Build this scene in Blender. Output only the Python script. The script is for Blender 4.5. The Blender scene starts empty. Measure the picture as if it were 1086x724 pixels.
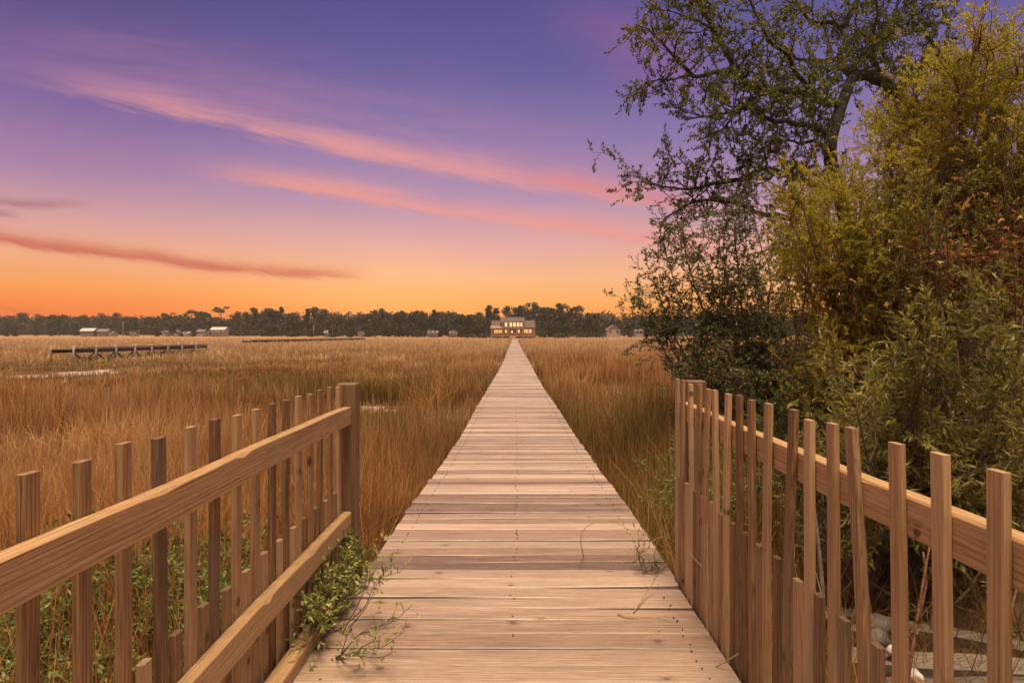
import bpy, math, random
import numpy as np
from mathutils import Vector

PI = math.pi
R = math.radians
random.seed(11)
rs = np.random.RandomState(7)
sc = bpy.context.scene
COL = sc.collection

# ------------------------------------------------------------------ camera numbers (metres)
F, CX, HY, EYE = 640.0, 546.0, 354.5, 1.175      # focal length in photo pixels, vanishing point, eye height above the near deck


def P(px, py, d):
    """world point seen at photo pixel px,py at distance d ahead of the camera"""
    return np.array([(px - CX) * d / F, d, EYE - (py - HY) * d / F])


# ------------------------------------------------------------------ properties
def tag(o, label=None, cat=None, group=None, kind=None):
    if label: o['label'] = label
    if cat: o['category'] = cat
    if group: o['group'] = group
    if kind: o['kind'] = kind
    return o


def empty(name, loc, label=None, cat=None, group=None):
    o = bpy.data.objects.new(name, None)
    o.empty_display_size = 0.2
    COL.objects.link(o)
    o.location = loc
    return tag(o, label, cat, group)


def link(name, me, mat, parent=None):
    o = bpy.data.objects.new(name, me)
    COL.objects.link(o)
    if mat is not None:
        me.materials.append(mat)
    if parent is not None:
        o.parent = parent
    return o


def np_mesh(name, V, Fc, attr=None, smooth=False):
    """V (n,3); Fc list of (m,k) int arrays"""
    V = np.ascontiguousarray(V, dtype=np.float32)
    if not isinstance(Fc, (list, tuple)): Fc = [Fc]
    Fc = [f for f in Fc if len(f)]
    me = bpy.data.meshes.new(name)
    me.vertices.add(len(V))
    me.vertices.foreach_set('co', V.ravel())
    loops = np.concatenate([f.ravel() for f in Fc]).astype(np.int32)
    tot = np.concatenate([np.full(len(f), f.shape[1], dtype=np.int32) for f in Fc])
    start = np.concatenate([[0], np.cumsum(tot)[:-1]]).astype(np.int32)
    me.loops.add(len(loops))
    me.loops.foreach_set('vertex_index', loops)
    me.polygons.add(len(tot))
    me.polygons.foreach_set('loop_start', start)
    me.polygons.foreach_set('loop_total', tot)
    me.polygons.foreach_set('use_smooth', np.full(len(tot), bool(smooth)))
    if attr is not None:
        a = me.attributes.new('tint', 'FLOAT_COLOR', 'POINT')
        a.data.foreach_set('color', np.ascontiguousarray(attr, dtype=np.float32).ravel())
    me.update(calc_edges=True)
    me.validate()
    if not smooth: me.shade_flat()
    return me


class MB:
    """collects pieces of one mesh"""
    def __init__(self):
        self.V = []; self.Q = []; self.T = []; self.n = 0

    def add(self, V, Q=None, T=None):
        V = np.asarray(V, dtype=float)
        if Q is not None and len(Q): self.Q.append(np.asarray(Q, dtype=int) + self.n)
        if T is not None and len(T): self.T.append(np.asarray(T, dtype=int) + self.n)
        self.V.append(V); self.n += len(V)

    def box(self, x0, x1, y0, y1, z0, z1, M=None):
        V = np.array([[x, y, z] for x in (x0, x1) for y in (y0, y1) for z in (z0, z1)], dtype=float)
        if M is not None: V = M(V)
        Q = [[0, 1, 3, 2], [4, 6, 7, 5], [0, 4, 5, 1], [2, 3, 7, 6], [0, 2, 6, 4], [1, 5, 7, 3]]
        self.add(V, Q)

    def bar(self, p, q, w, h):
        """square bar from p to q, w wide (horizontal), h high"""
        p = np.asarray(p, float); q = np.asarray(q, float)
        t = (q - p) / np.linalg.norm(q - p)
        s = np.cross(t, [0, 0, 1.0])
        if np.linalg.norm(s) < 1e-4: s = np.array([1.0, 0, 0])
        s /= np.linalg.norm(s); u = np.cross(s, t)
        V = [c + s * a * w / 2 + u * b * h / 2 for c in (p, q) for a in (-1, 1) for b in (-1, 1)]
        self.add(V, [[0, 1, 3, 2], [4, 6, 7, 5], [0, 4, 5, 1], [2, 3, 7, 6], [0, 2, 6, 4], [1, 5, 7, 3]])

    def tube(self, pts, rad, sides=6, cap=True):
        pts = np.asarray(pts, float); n = len(pts)
        rad = np.broadcast_to(np.asarray(rad, float), (n,))
        T = np.gradient(pts, axis=0)
        T /= np.linalg.norm(T, axis=1)[:, None] + 1e-9
        ref = np.array([0.31, 0.17, 0.93])
        if abs(T[0] @ ref) > .9: ref = np.array([1.0, 0.1, 0])
        s = np.cross(T[0], ref); s /= np.linalg.norm(s)
        rings = []
        for i in range(n):
            s = s - T[i] * (s @ T[i]); s /= np.linalg.norm(s) + 1e-9
            u = np.cross(T[i], s)
            a = np.arange(sides) * 2 * PI / sides
            rings.append(pts[i] + rad[i] * (np.cos(a)[:, None] * s + np.sin(a)[:, None] * u))
        V = np.concatenate(rings)
        Q = []
        for i in range(n - 1):
            for k in range(sides):
                k2 = (k + 1) % sides
                Q.append([i * sides + k, i * sides + k2, (i + 1) * sides + k2, (i + 1) * sides + k])
        T3 = []
        if cap:
            V = np.concatenate([V, pts[:1], pts[-1:]])
            a, b = n * sides, n * sides + 1
            for k in range(sides):
                k2 = (k + 1) % sides
                T3.append([a, k2, k]); T3.append([b, (n - 1) * sides + k, (n - 1) * sides + k2])
        self.add(V, Q, T3)

    def mesh(self, name, smooth=False):
        V = np.concatenate(self.V)
        fs = []
        if self.Q: fs.append(np.concatenate(self.Q))
        if self.T: fs.append(np.concatenate(self.T))
        return np_mesh(name, V, fs, smooth=smooth)

    def build(self, name, mat, parent=None, smooth=False):
        return link(name, self.mesh(name, smooth), mat, parent)


def bevel(o, w, seg=1):
    m = o.modifiers.new('bevel', 'BEVEL'); m.width = w; m.segments = seg; m.limit_method = 'ANGLE'
    return o


# ------------------------------------------------------------------ material helpers
class NT:
    def __init__(self, tree):
        self.t = tree; self.n = tree.nodes; self.l = tree.links

    def node(self, kind, **kw):
        nd = self.n.new(kind)
        for k, v in kw.items():
            setattr(nd, k, v)
        return nd

    def put(self, sock, v):
        if hasattr(v, 'links') or isinstance(v, bpy.types.NodeSocket):
            self.l.new(v, sock)
        elif v is not None:
            if isinstance(v, (tuple, list)) and len(v) == 3 and sock.type == 'RGBA': v = (*v, 1)
            sock.default_value = v

    def m(self, op, a, b=None, c=None, clamp=False):
        nd = self.node('ShaderNodeMath', operation=op, use_clamp=clamp)
        for i, v in enumerate((a, b, c)):
            if v is not None: self.put(nd.inputs[i], v)
        return nd.outputs[0]

    def v(self, op, a, b=None):
        nd = self.node('ShaderNodeVectorMath', operation=op)
        self.put(nd.inputs[0], a)
        if b is not None: self.put(nd.inputs[1], b)
        return nd.outputs[0]

    def mix(self, f, a, b, blend='MIX'):
        nd = self.node('ShaderNodeMix', data_type='RGBA', blend_type=blend)
        nd.clamp_factor = True
        self.put(nd.inputs[0], f); self.put(nd.inputs[6], a); self.put(nd.inputs[7], b)
        return nd.outputs[2]

    def xyz(self, x, y, z):
        nd = self.node('ShaderNodeCombineXYZ')
        for i, v in enumerate((x, y, z)): self.put(nd.inputs[i], v)
        return nd.outputs[0]

    def sep(self, v):
        nd = self.node('ShaderNodeSeparateXYZ'); self.put(nd.inputs[0], v)
        return nd.outputs[0], nd.outputs[1], nd.outputs[2]

    def noise(self, vec, scale, detail=3, rough=.55, dist=0):
        nd = self.node('ShaderNodeTexNoise')
        self.put(nd.inputs['Vector'], vec); nd.inputs['Scale'].default_value = scale
        nd.inputs['Detail'].default_value = detail; nd.inputs['Roughness'].default_value = rough
        nd.inputs['Distortion'].default_value = dist
        return nd.outputs[0]

    def ramp(self, f, stops, interp='LINEAR'):
        nd = self.node('ShaderNodeValToRGB'); self.put(nd.inputs[0], f)
        cr = nd.color_ramp; cr.interpolation = interp
        while len(cr.elements) < len(stops): cr.elements.new(1.0)
        for e, (p, c) in zip(cr.elements, stops):
            e.position = p
            e.color = (*c, 1) if len(c) == 3 else c
        return nd.outputs[0]

    def sstep(self, x, a, b):
        nd = self.node('ShaderNodeMapRange', interpolation_type='SMOOTHSTEP')
        self.put(nd.inputs[0], x); nd.inputs[1].default_value = a; nd.inputs[2].default_value = b
        return nd.outputs[0]


def srgb(r, g, b):
    f = lambda c: (c / 255 / 12.92) if c <= 10 else ((c / 255 + .055) / 1.055) ** 2.4
    return (f(r), f(g), f(b))


def new_mat(name):
    m = bpy.data.materials.new(name); m.use_nodes = True
    t = NT(m.node_tree); t.n.clear()
    out = t.node('ShaderNodeOutputMaterial')
    return m, t, out


def plain(name, col, rough=.7, var=.15, scale=3.0, emit=None, estr=0, metal=0):
    m, t, out = new_mat(name)
    b = t.node('ShaderNodeBsdfPrincipled')
    tc = t.node('ShaderNodeTexCoord').outputs['Object']
    n = t.noise(tc, scale, 4)
    dark = tuple(c * (1 - var) for c in col); lite = tuple(min(1, c * (1 + var)) for c in col)
    t.put(b.inputs['Base Color'], t.ramp(n, [(.3, dark), (.7, lite)]))
    b.inputs['Roughness'].default_value = rough; b.inputs['Metallic'].default_value = metal
    if emit:
        b.inputs['Emission Color'].default_value = (*emit, 1); b.inputs['Emission Strength'].default_value = estr
    t.l.new(b.outputs[0], out.inputs[0])
    return m


def wood(name, axis, dark, mid, lite, rough=.6, ring=60., grey=.0, knots=1.0, tint=.25, spec=.3, knot_scale=5.0, ringamp=.16):
    """sawn timber: fibres and growth rings run along the given axis (0,1,2)"""
    m, t, out = new_mat(name)
    tc = t.node('ShaderNodeTexCoord').outputs['Object']
    isl = t.node('ShaderNodeNewGeometry').outputs['Random Per Island']
    orn = t.node('ShaderNodeObjectInfo').outputs['Random']
    rnd = t.m('FRACT', t.m('ADD', isl, t.m('MULTIPLY', orn, 7.31)))
    rnd2 = t.m('FRACT', t.m('MULTIPLY', rnd, 17.77))
    x, y, z = t.sep(tc)
    c = [x, y, z]
    along = c[axis]; a, b2 = [c[i] for i in range(3) if i != axis]
    along = t.m('ADD', along, t.m('MULTIPLY', rnd, 41.0))
    a = t.m('ADD', a, t.m('MULTIPLY', rnd2, .35)); b2 = t.m('ADD', b2, t.m('MULTIPLY', rnd, .23))
    # fibres
    fib = t.noise(t.xyz(t.m('MULTIPLY', along, 3.6), t.m('MULTIPLY', a, 210), t.m('MULTIPLY', b2, 210)), 1.0, 5, .6)
    fib2 = t.noise(t.xyz(t.m('MULTIPLY', along, 16.0), t.m('MULTIPLY', a, 520), t.m('MULTIPLY', b2, 520)), 1.0, 3, .6)
    # growth rings, wandering slowly along the board
    wob = t.noise(t.xyz(t.m('MULTIPLY', along, 1.3), t.m('MULTIPLY', a, 7), t.m('MULTIPLY', b2, 7)), 1.0, 3, .5)
    rr = t.m('SQRT', t.m('ADD', t.m('POWER', t.m('SUBTRACT', a, .08), 2.0), t.m('POWER', t.m('ADD', b2, .05), 2.0)))
    # knots
    vor = t.node('ShaderNodeTexVoronoi', feature='F1', voronoi_dimensions='2D')
    vor.inputs['Scale'].default_value = 1.0
    t.put(vor.inputs['Vector'], t.xyz(t.m('MULTIPLY', along, 7.0), t.m('MULTIPLY', t.m('ADD', a, b2), 9.0), 0.0))
    kd = t.m('ADD', vor.outputs['Distance'], t.m('MULTIPLY', t.m('SUBTRACT', wob, .5), .08))
    keep = t.m('LESS_THAN', t.sep(vor.outputs['Color'])[0], .03 * knot_scale)
    knot = t.m('MULTIPLY', keep, t.m('SUBTRACT', 1.0, t.sstep(kd, .05, .125)))
    halo = t.m('MULTIPLY', keep, t.m('SUBTRACT', 1.0, t.sstep(kd, .05, .34)))
    ph = t.m('ADD', t.m('MULTIPLY', rr, ring * 6.28), t.m('ADD', t.m('MULTIPLY', wob, 26.0), t.m('MULTIPLY', halo, 9.0)))
    rg = t.m('MULTIPLY_ADD', t.m('SINE', ph), .5, .5)
    rg = t.m('POWER', rg, 1.6)
    f = t.m('ADD', t.m('MULTIPLY', t.m('MULTIPLY_ADD', t.m('SUBTRACT', fib, .5), 1.25, .5), .72), t.m('MULTIPLY', rg, ringamp))
    f = t.m('ADD', f, t.m('MULTIPLY', t.m('SUBTRACT', fib2, .5), .6))
    f = t.m('ADD', t.m('SUBTRACT', f, t.m('MULTIPLY', t.m('SUBTRACT', rnd2, .5), tint)), t.m('MULTIPLY', halo, .10))
    col = t.ramp(f, [(.16, lite), (.44, mid), (.74, dark)])
    col = t.mix(t.m('MULTIPLY', t.m('SUBTRACT', rnd, .35), .5), col, t.mix(.5, col, srgb(205, 190, 176), 'MULTIPLY'))
    # weathering blotches
    bl = t.noise(t.xyz(t.m('MULTIPLY', along, 1.1), t.m('MULTIPLY', a, 9), t.m('MULTIPLY', b2, 9)), 1.0, 5, .65)
    g = t.m('MULTIPLY', t.sstep(bl, .45, .75), grey)
    col = t.mix(g, col, (.18, .135, .095))
    # drying checks: thin dark slits along the grain
    ck = t.noise(t.xyz(t.m('MULTIPLY', along, 3.0), t.m('MULTIPLY', a, 260), t.m('MULTIPLY', b2, 260)), 1.0, 2, .5)
    ck = t.m('MULTIPLY', t.sstep(ck, .66, .74), t.m('MULTIPLY', t.sstep(bl, .4, .6), .75))
    col = t.mix(ck, col, (.045, .024, .014))
    col = t.mix(t.m('MULTIPLY', knot, .85 * knots), col, (.075, .032, .016))
    b = t.node('ShaderNodeBsdfPrincipled')
    t.put(b.inputs['Base Color'], col)
    t.put(b.inputs['Roughness'], t.m('MULTIPLY_ADD', fib, .25, rough - .12))
    b.inputs['Specular IOR Level'].default_value = spec
    bp = t.node('ShaderNodeBump'); bp.inputs['Strength'].default_value = .3; bp.inputs['Distance'].default_value = .003
    t.put(bp.inputs['Height'], t.m('ADD', t.m('MULTIPLY', fib, -1.0), t.m('MULTIPLY', rg, -.15)))
    t.l.new(bp.outputs[0], b.inputs['Normal'])
    t.l.new(b.outputs[0], out.inputs[0])
    return m


def leaf_mat(name, stops, trans=.35, rough=.45, spec=.4, patch=None):
    """leaves: every leaf has its own colour out of the ramp, light passes through"""
    m, t, out = new_mat(name)
    geo = t.node('ShaderNodeNewGeometry')
    isl = geo.outputs['Random Per Island']
    f = isl
    if patch:
        n = t.noise(geo.outputs['Position'], patch, 2)
        f = t.m('ADD', t.m('MULTIPLY', isl, .55), t.m('MULTIPLY', t.sstep(n, .3, .7), .45))
    col = t.ramp(f, stops)
    b = t.node('ShaderNodeBsdfPrincipled'); t.put(b.inputs['Base Color'], col)
    b.inputs['Roughness'].default_value = rough; b.inputs['Specular IOR Level'].default_value = spec
    tr = t.node('ShaderNodeBsdfTranslucent')
    t.put(tr.inputs['Color'], t.mix(.5, col, (.9, 1.0, .35), 'MULTIPLY'))
    mx = t.node('ShaderNodeMixShader'); mx.inputs[0].default_value = trans
    t.l.new(b.outputs[0], mx.inputs[1]); t.l.new(tr.outputs[0], mx.inputs[2])
    t.l.new(mx.outputs[0], out.inputs[0])
    return m


def bark_mat(name, c0, c1, scale=14):
    m, t, out = new_mat(name)
    tc = t.node('ShaderNodeTexCoord').outputs['Object']
    n = t.noise(tc, scale, 6, .65); n2 = t.noise(tc, 3.0, 3)
    col = t.ramp(n, [(.3, c0), (.7, c1)])
    col = t.mix(t.m('MULTIPLY', t.sstep(n2, .5, .7), .5), col, (.16, .16, .13))
    b = t.node('ShaderNodeBsdfPrincipled'); t.put(b.inputs['Base Color'], col)
    b.inputs['Roughness'].default_value = .9; b.inputs['Specular IOR Level'].default_value = .1
    bp = t.node('ShaderNodeBump'); bp.inputs['Strength'].default_value = .8; bp.inputs['Distance'].default_value = .02
    t.put(bp.inputs['Height'], n); t.l.new(bp.outputs[0], b.inputs['Normal'])
    t.l.new(b.outputs[0], out.inputs[0])
    return m


# ------------------------------------------------------------------ materials
M_DECK = wood('deck_wood', 0, (.10, .053, .035), (.285, .178, .120), (.485, .352, .265), rough=.46, ring=80, grey=.55, knots=.7, tint=.5, spec=.6, knot_scale=2.4, ringamp=.12)
M_RAIL = wood('rail_wood', 1, (.20, .088, .032), (.45, .26, .118), (.57, .385, .20), rough=.6, ring=120, grey=.2, knots=1, tint=.15, knot_scale=3.6, ringamp=.15)
M_PICK = wood('picket_wood', 2, (.13, .06, .024), (.36, .205, .086), (.50, .325, .165), rough=.6, ring=110, grey=.6, knots=1, tint=.6, knot_scale=6.5, ringamp=.12)
M_POST = wood('post_wood', 2, (.09, .042, .02), (.19, .098, .046), (.28, .16, .08), rough=.65, ring=60, grey=.3, knots=.6, tint=.2)
M_RIM = wood('joist_wood', 1, (.09, .05, .03), (.19, .11, .07), (.27, .18, .12), rough=.7, ring=60, grey=.5, tint=.2)
M_NAIL = plain('nail_steel', (.05, .04, .035), .5, .3, 40)
M_OLD = wood('weathered_wood', 0, (.10, .09, .08), (.22, .20, .18), (.36, .34, .31), rough=.8, ring=40, grey=.6)
M_PALE = wood('bleached_wood', 0, (.08, .06, .042), (.15, .115, .083), (.24, .19, .14), rough=.8, ring=50, grey=.2, knots=.5)
M_DOCKP = plain('pale_piling', (.32, .25, .195), .8, .3, 5)
M_DOCKD = plain('dark_dock', (.075, .06, .05), .8, .3, 5)
M_OAKBARK = bark_mat('oak_bark', (.03, .023, .018), (.12, .093, .07))
M_STEM = bark_mat('stem_bark', (.07, .045, .03), (.21, .14, .09), 30)
M_REDSTEM = bark_mat('red_stem', (.12, .05, .03), (.28, .13, .08), 30)
M_DRYSTEM = plain('dry_stem', (.36, .23, .12), .8, .35, 20)
M_OAKLEAF = leaf_mat('oak_leaf', [(0, (.05, .06, .015)), (.45, (.125, .13, .03)), (.8, (.22, .195, .04)), (1, (.32, .25, .05))], .42, .5)
M_MYRTLE = leaf_mat('myrtle_leaf', [(0, (.05, .06, .024)), (.5, (.115, .122, .05)), (.85, (.20, .185, .08)), (1, (.30, .21, .09))], .38, .45)
M_YELLOW = leaf_mat('yellow_leaf', [(0, (.15, .145, .022)), (.4, (.40, .34, .038)), (.75, (.58, .46, .05)), (1, (.62, .42, .065))], .46, .5, patch=1.6)
M_OLIVE = leaf_mat('olive_leaf', [(0, (.07, .072, .018)), (.5, (.22, .19, .042)), (.85, (.38, .30, .065)), (1, (.48, .36, .12))], .42, .42, patch=2.5)
M_GREEN = leaf_mat('green_leaf', [(0, (.07, .10, .02)), (.5, (.16, .20, .042)), (.9, (.28, .29, .07)), (1, (.40, .34, .1))], .35, .45)
M_WEED = leaf_mat('weed_leaf', [(0, (.13, .17, .035)), (.5, (.30, .32, .08)), (.85, (.44, .40, .14)), (1, (.54, .40, .18))], .3, .5)
M_REDLEAF = leaf_mat('red_leaf', [(0, (.16, .045, .018)), (.4, (.32, .085, .028)), (.7, (.42, .15, .04)), (1, (.4, .27, .08))], .35, .5)
M_STAR = leaf_mat('gum_leaf', [(0, (.55, .15, .035)), (.35, (.62, .27, .06)), (.75, (.64, .40, .11)), (1, (.66, .48, .19))], .35, .5)
M_MOSS = plain('moss_fibre', (.17, .15, .115), .95, .35, 20)
M_FARLEAF = leaf_mat('far_leaf', [(0, (.035, .036, .02)), (.5, (.062, .06, .032)), (1, (.11, .088, .045))], .15, .7, .1)
M_FARLEAF2 = leaf_mat('far_leaf_brown', [(0, (.055, .042, .025)), (.5, (.085, .066, .038)), (1, (.13, .1, .055))], .15, .7, .1)
M_FARPINE = leaf_mat('far_needles', [(0, (.024, .03, .017)), (.5, (.042, .048, .027)), (1, (.075, .07, .036))], .12, .7, .1)
M_FARBARK = plain('far_bark', (.11, .085, .065), .9, .3, 3)


def grass_mat():
    m, t, out = new_mat('marsh_grass')
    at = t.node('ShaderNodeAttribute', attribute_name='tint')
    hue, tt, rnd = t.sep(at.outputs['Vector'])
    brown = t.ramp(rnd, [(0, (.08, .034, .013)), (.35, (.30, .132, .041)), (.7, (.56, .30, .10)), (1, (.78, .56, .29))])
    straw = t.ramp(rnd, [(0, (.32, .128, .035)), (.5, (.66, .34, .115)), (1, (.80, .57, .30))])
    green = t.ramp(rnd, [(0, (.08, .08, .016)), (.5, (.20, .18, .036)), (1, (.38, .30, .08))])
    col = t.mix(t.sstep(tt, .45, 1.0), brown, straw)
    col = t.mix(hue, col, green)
    b = t.node('ShaderNodeBsdfPrincipled'); t.put(b.inputs['Base Color'], col)
    b.inputs['Roughness'].default_value = .75; b.inputs['Specular IOR Level'].default_value = .15
    tr = t.node('ShaderNodeBsdfTranslucent'); t.put(tr.inputs['Color'], col)
    mx = t.node('ShaderNodeMixShader'); mx.inputs[0].default_value = .45
    t.l.new(b.outputs[0], mx.inputs[1]); t.l.new(tr.outputs[0], mx.inputs[2])
    t.l.new(mx.outputs[0], out.inputs[0])
    return m


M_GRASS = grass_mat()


def ground_mat():
    m, t, out = new_mat('marsh_soil')
    pos = t.node('ShaderNodeNewGeometry').outputs['Position']
    n = t.noise(pos, .35, 6, .6); n2 = t.noise(pos, 9.0, 5, .7)
    col = t.ramp(n, [(.3, (.075, .045, .022)), (.5, (.14, .085, .04)), (.7, (.22, .14, .07))])
    col = t.mix(t.m('MULTIPLY', n2, .6), col, (.07, .048, .03))
    # far off the sheet carries the colour of dry grass
    x, y, z = t.sep(pos)
    far = t.sstep(y, 70, 200)
    col = t.mix(far, col, (.34, .185, .08))
    b = t.node('ShaderNodeBsdfPrincipled'); t.put(b.inputs['Base Color'], col)
    b.inputs['Roughness'].default_value = .95; b.inputs['Specular IOR Level'].default_value = .1
    bp = t.node('ShaderNodeBump'); bp.inputs['Strength'].default_value = .7; bp.inputs['Distance'].default_value = .05
    t.put(bp.inputs['Height'], n2); t.l.new(bp.outputs[0], b.inputs['Normal'])
    t.l.new(b.outputs[0], out.inputs[0])
    return m


M_GROUND = ground_mat()
M_MUD = plain('pale_mud', (.37, .28, .215), .8, .25, 1.2)


# ------------------------------------------------------------------ terrain
def sm(x, a, b):
    t = np.clip((x - a) / (b - a), 0, 1)
    return t * t * (3 - 2 * t)


def ground_z(x, y):
    x = np.asarray(x, float); y = np.asarray(y, float)
    z = -.98 + 0 * x
    z = z + .50 * (1 - sm(y, 2.5, 7.5))                              # the near shore
    z = z + .55 * sm(x, 1.6, 3.2) * (1 - sm(y, 9, 15))               # bank under the trees
    far = sm(y, 215, 245)
    z = z + .8 * far + 1.0 * sm(y, 245, 420)
    z = z + .05 * np.sin(x * .9 + 1.3 * np.sin(y * .31)) * np.sin(y * .7 + .6 * np.sin(x * .5))
    return z


def build_ground():
    def axis(lo, hi, fine, g=1.09):
        a = [0.0]; s = fine
        while a[-1] < hi: a.append(a[-1] + s); s = max(fine, a[-1] * (g - 1) * .8)
        b = [0.0]
        while b[-1] > lo: b.append(b[-1] - max(fine, -b[-1] * (g - 1) * .8))
        return np.array(sorted(set(b + a)))
    xs = axis(-1500, 1500, .3); ys = axis(-200, 2200, .3)
    X, Y = np.meshgrid(xs, ys)
    Z = ground_z(X, Y)
    V = np.stack([X.ravel(), Y.ravel(), Z.ravel()], 1)
    nx, ny = len(xs), len(ys)
    i = np.arange(nx * ny).reshape(ny, nx)
    Q = np.stack([i[:-1, :-1].ravel(), i[:-1, 1:].ravel(), i[1:, 1:].ravel(), i[1:, :-1].ravel()], 1)
    o = link('ground', np_mesh('ground', V, Q, smooth=True), M_GROUND)
    tag(o, 'dark marsh soil and shore ground under the grass', 'ground', kind='structure')


build_ground()

# bare pale mud patches in the grass: (x, y, rx, ry)
MUD = [(-24.0, 33, 2.3, 3.4), (-28.5, 31.5, 1.6, 1.4), (-4.2, 17.0, 1.1, 1.3), (-1.75, 15.2, .6, .9), (3.4, 21, 1.3, 1.5), (-46, 70, 7, 4), (-70, 128, 26, 4), (-22, 150, 24, 5)]


def mud_patch(x, y, rx, ry):
    n = 40; mb = MB()
    a = np.arange(n) * 2 * PI / n
    k = 1 + .18 * np.sin(a * 3 + x) + .1 * np.sin(a * 7 + y) + .06 * np.sin(a * 11)
    rings = [np.stack([x + rx * k * f * np.cos(a), y + ry * k * f * np.sin(a), 0 * a], 1) for f in (1, .75, .45)]
    V = np.concatenate(rings + [np.array([[x, y, 0]])])
    V[:, 2] = ground_z(V[:, 0], V[:, 1]) + np.concatenate([np.full(n, -.01), np.full(n, .012), np.full(n, .02), [.02]])
    Q = []; T = []
    for r in range(2):
        for i in range(n):
            j = (i + 1) % n
            Q.append([r * n + i, r * n + j, (r + 1) * n + j, (r + 1) * n + i])
    for i in range(n): T.append([2 * n + i, 2 * n + (i + 1) % n, 3 * n])
    mb.add(V, Q, T)
    o = mb.build('mud_flat', M_MUD, smooth=True)
    tag(o, None, None, 'bare mud patches in the marsh', 'structure')
    return o


for q in MUD: mud_patch(*q)

# ------------------------------------------------------------------ boardwalk
DY = [-4, 2.4, 2.9, 4.33, 5.6, 8.0, 11.2, 17.3, 25, 36.8, 60, 215]
DZ = [0, 0, -.004, -.03, -.095, -.175, -.20, -.31, -.38, -.43, -.44, -.44]
DCX = [0, 0, .015, .03, .035, .045, .04, .03, .06, .09, .03, .0]


def deck_z(y): return np.interp(y, DY, DZ)
def deck_cx(y): return np.interp(y, DY, DCX)


END_Y = 212.0
walk = empty('boardwalk', (0, 0, 0), 'long plank boardwalk running straight across the marsh to the lit house', 'boardwalk')


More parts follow.
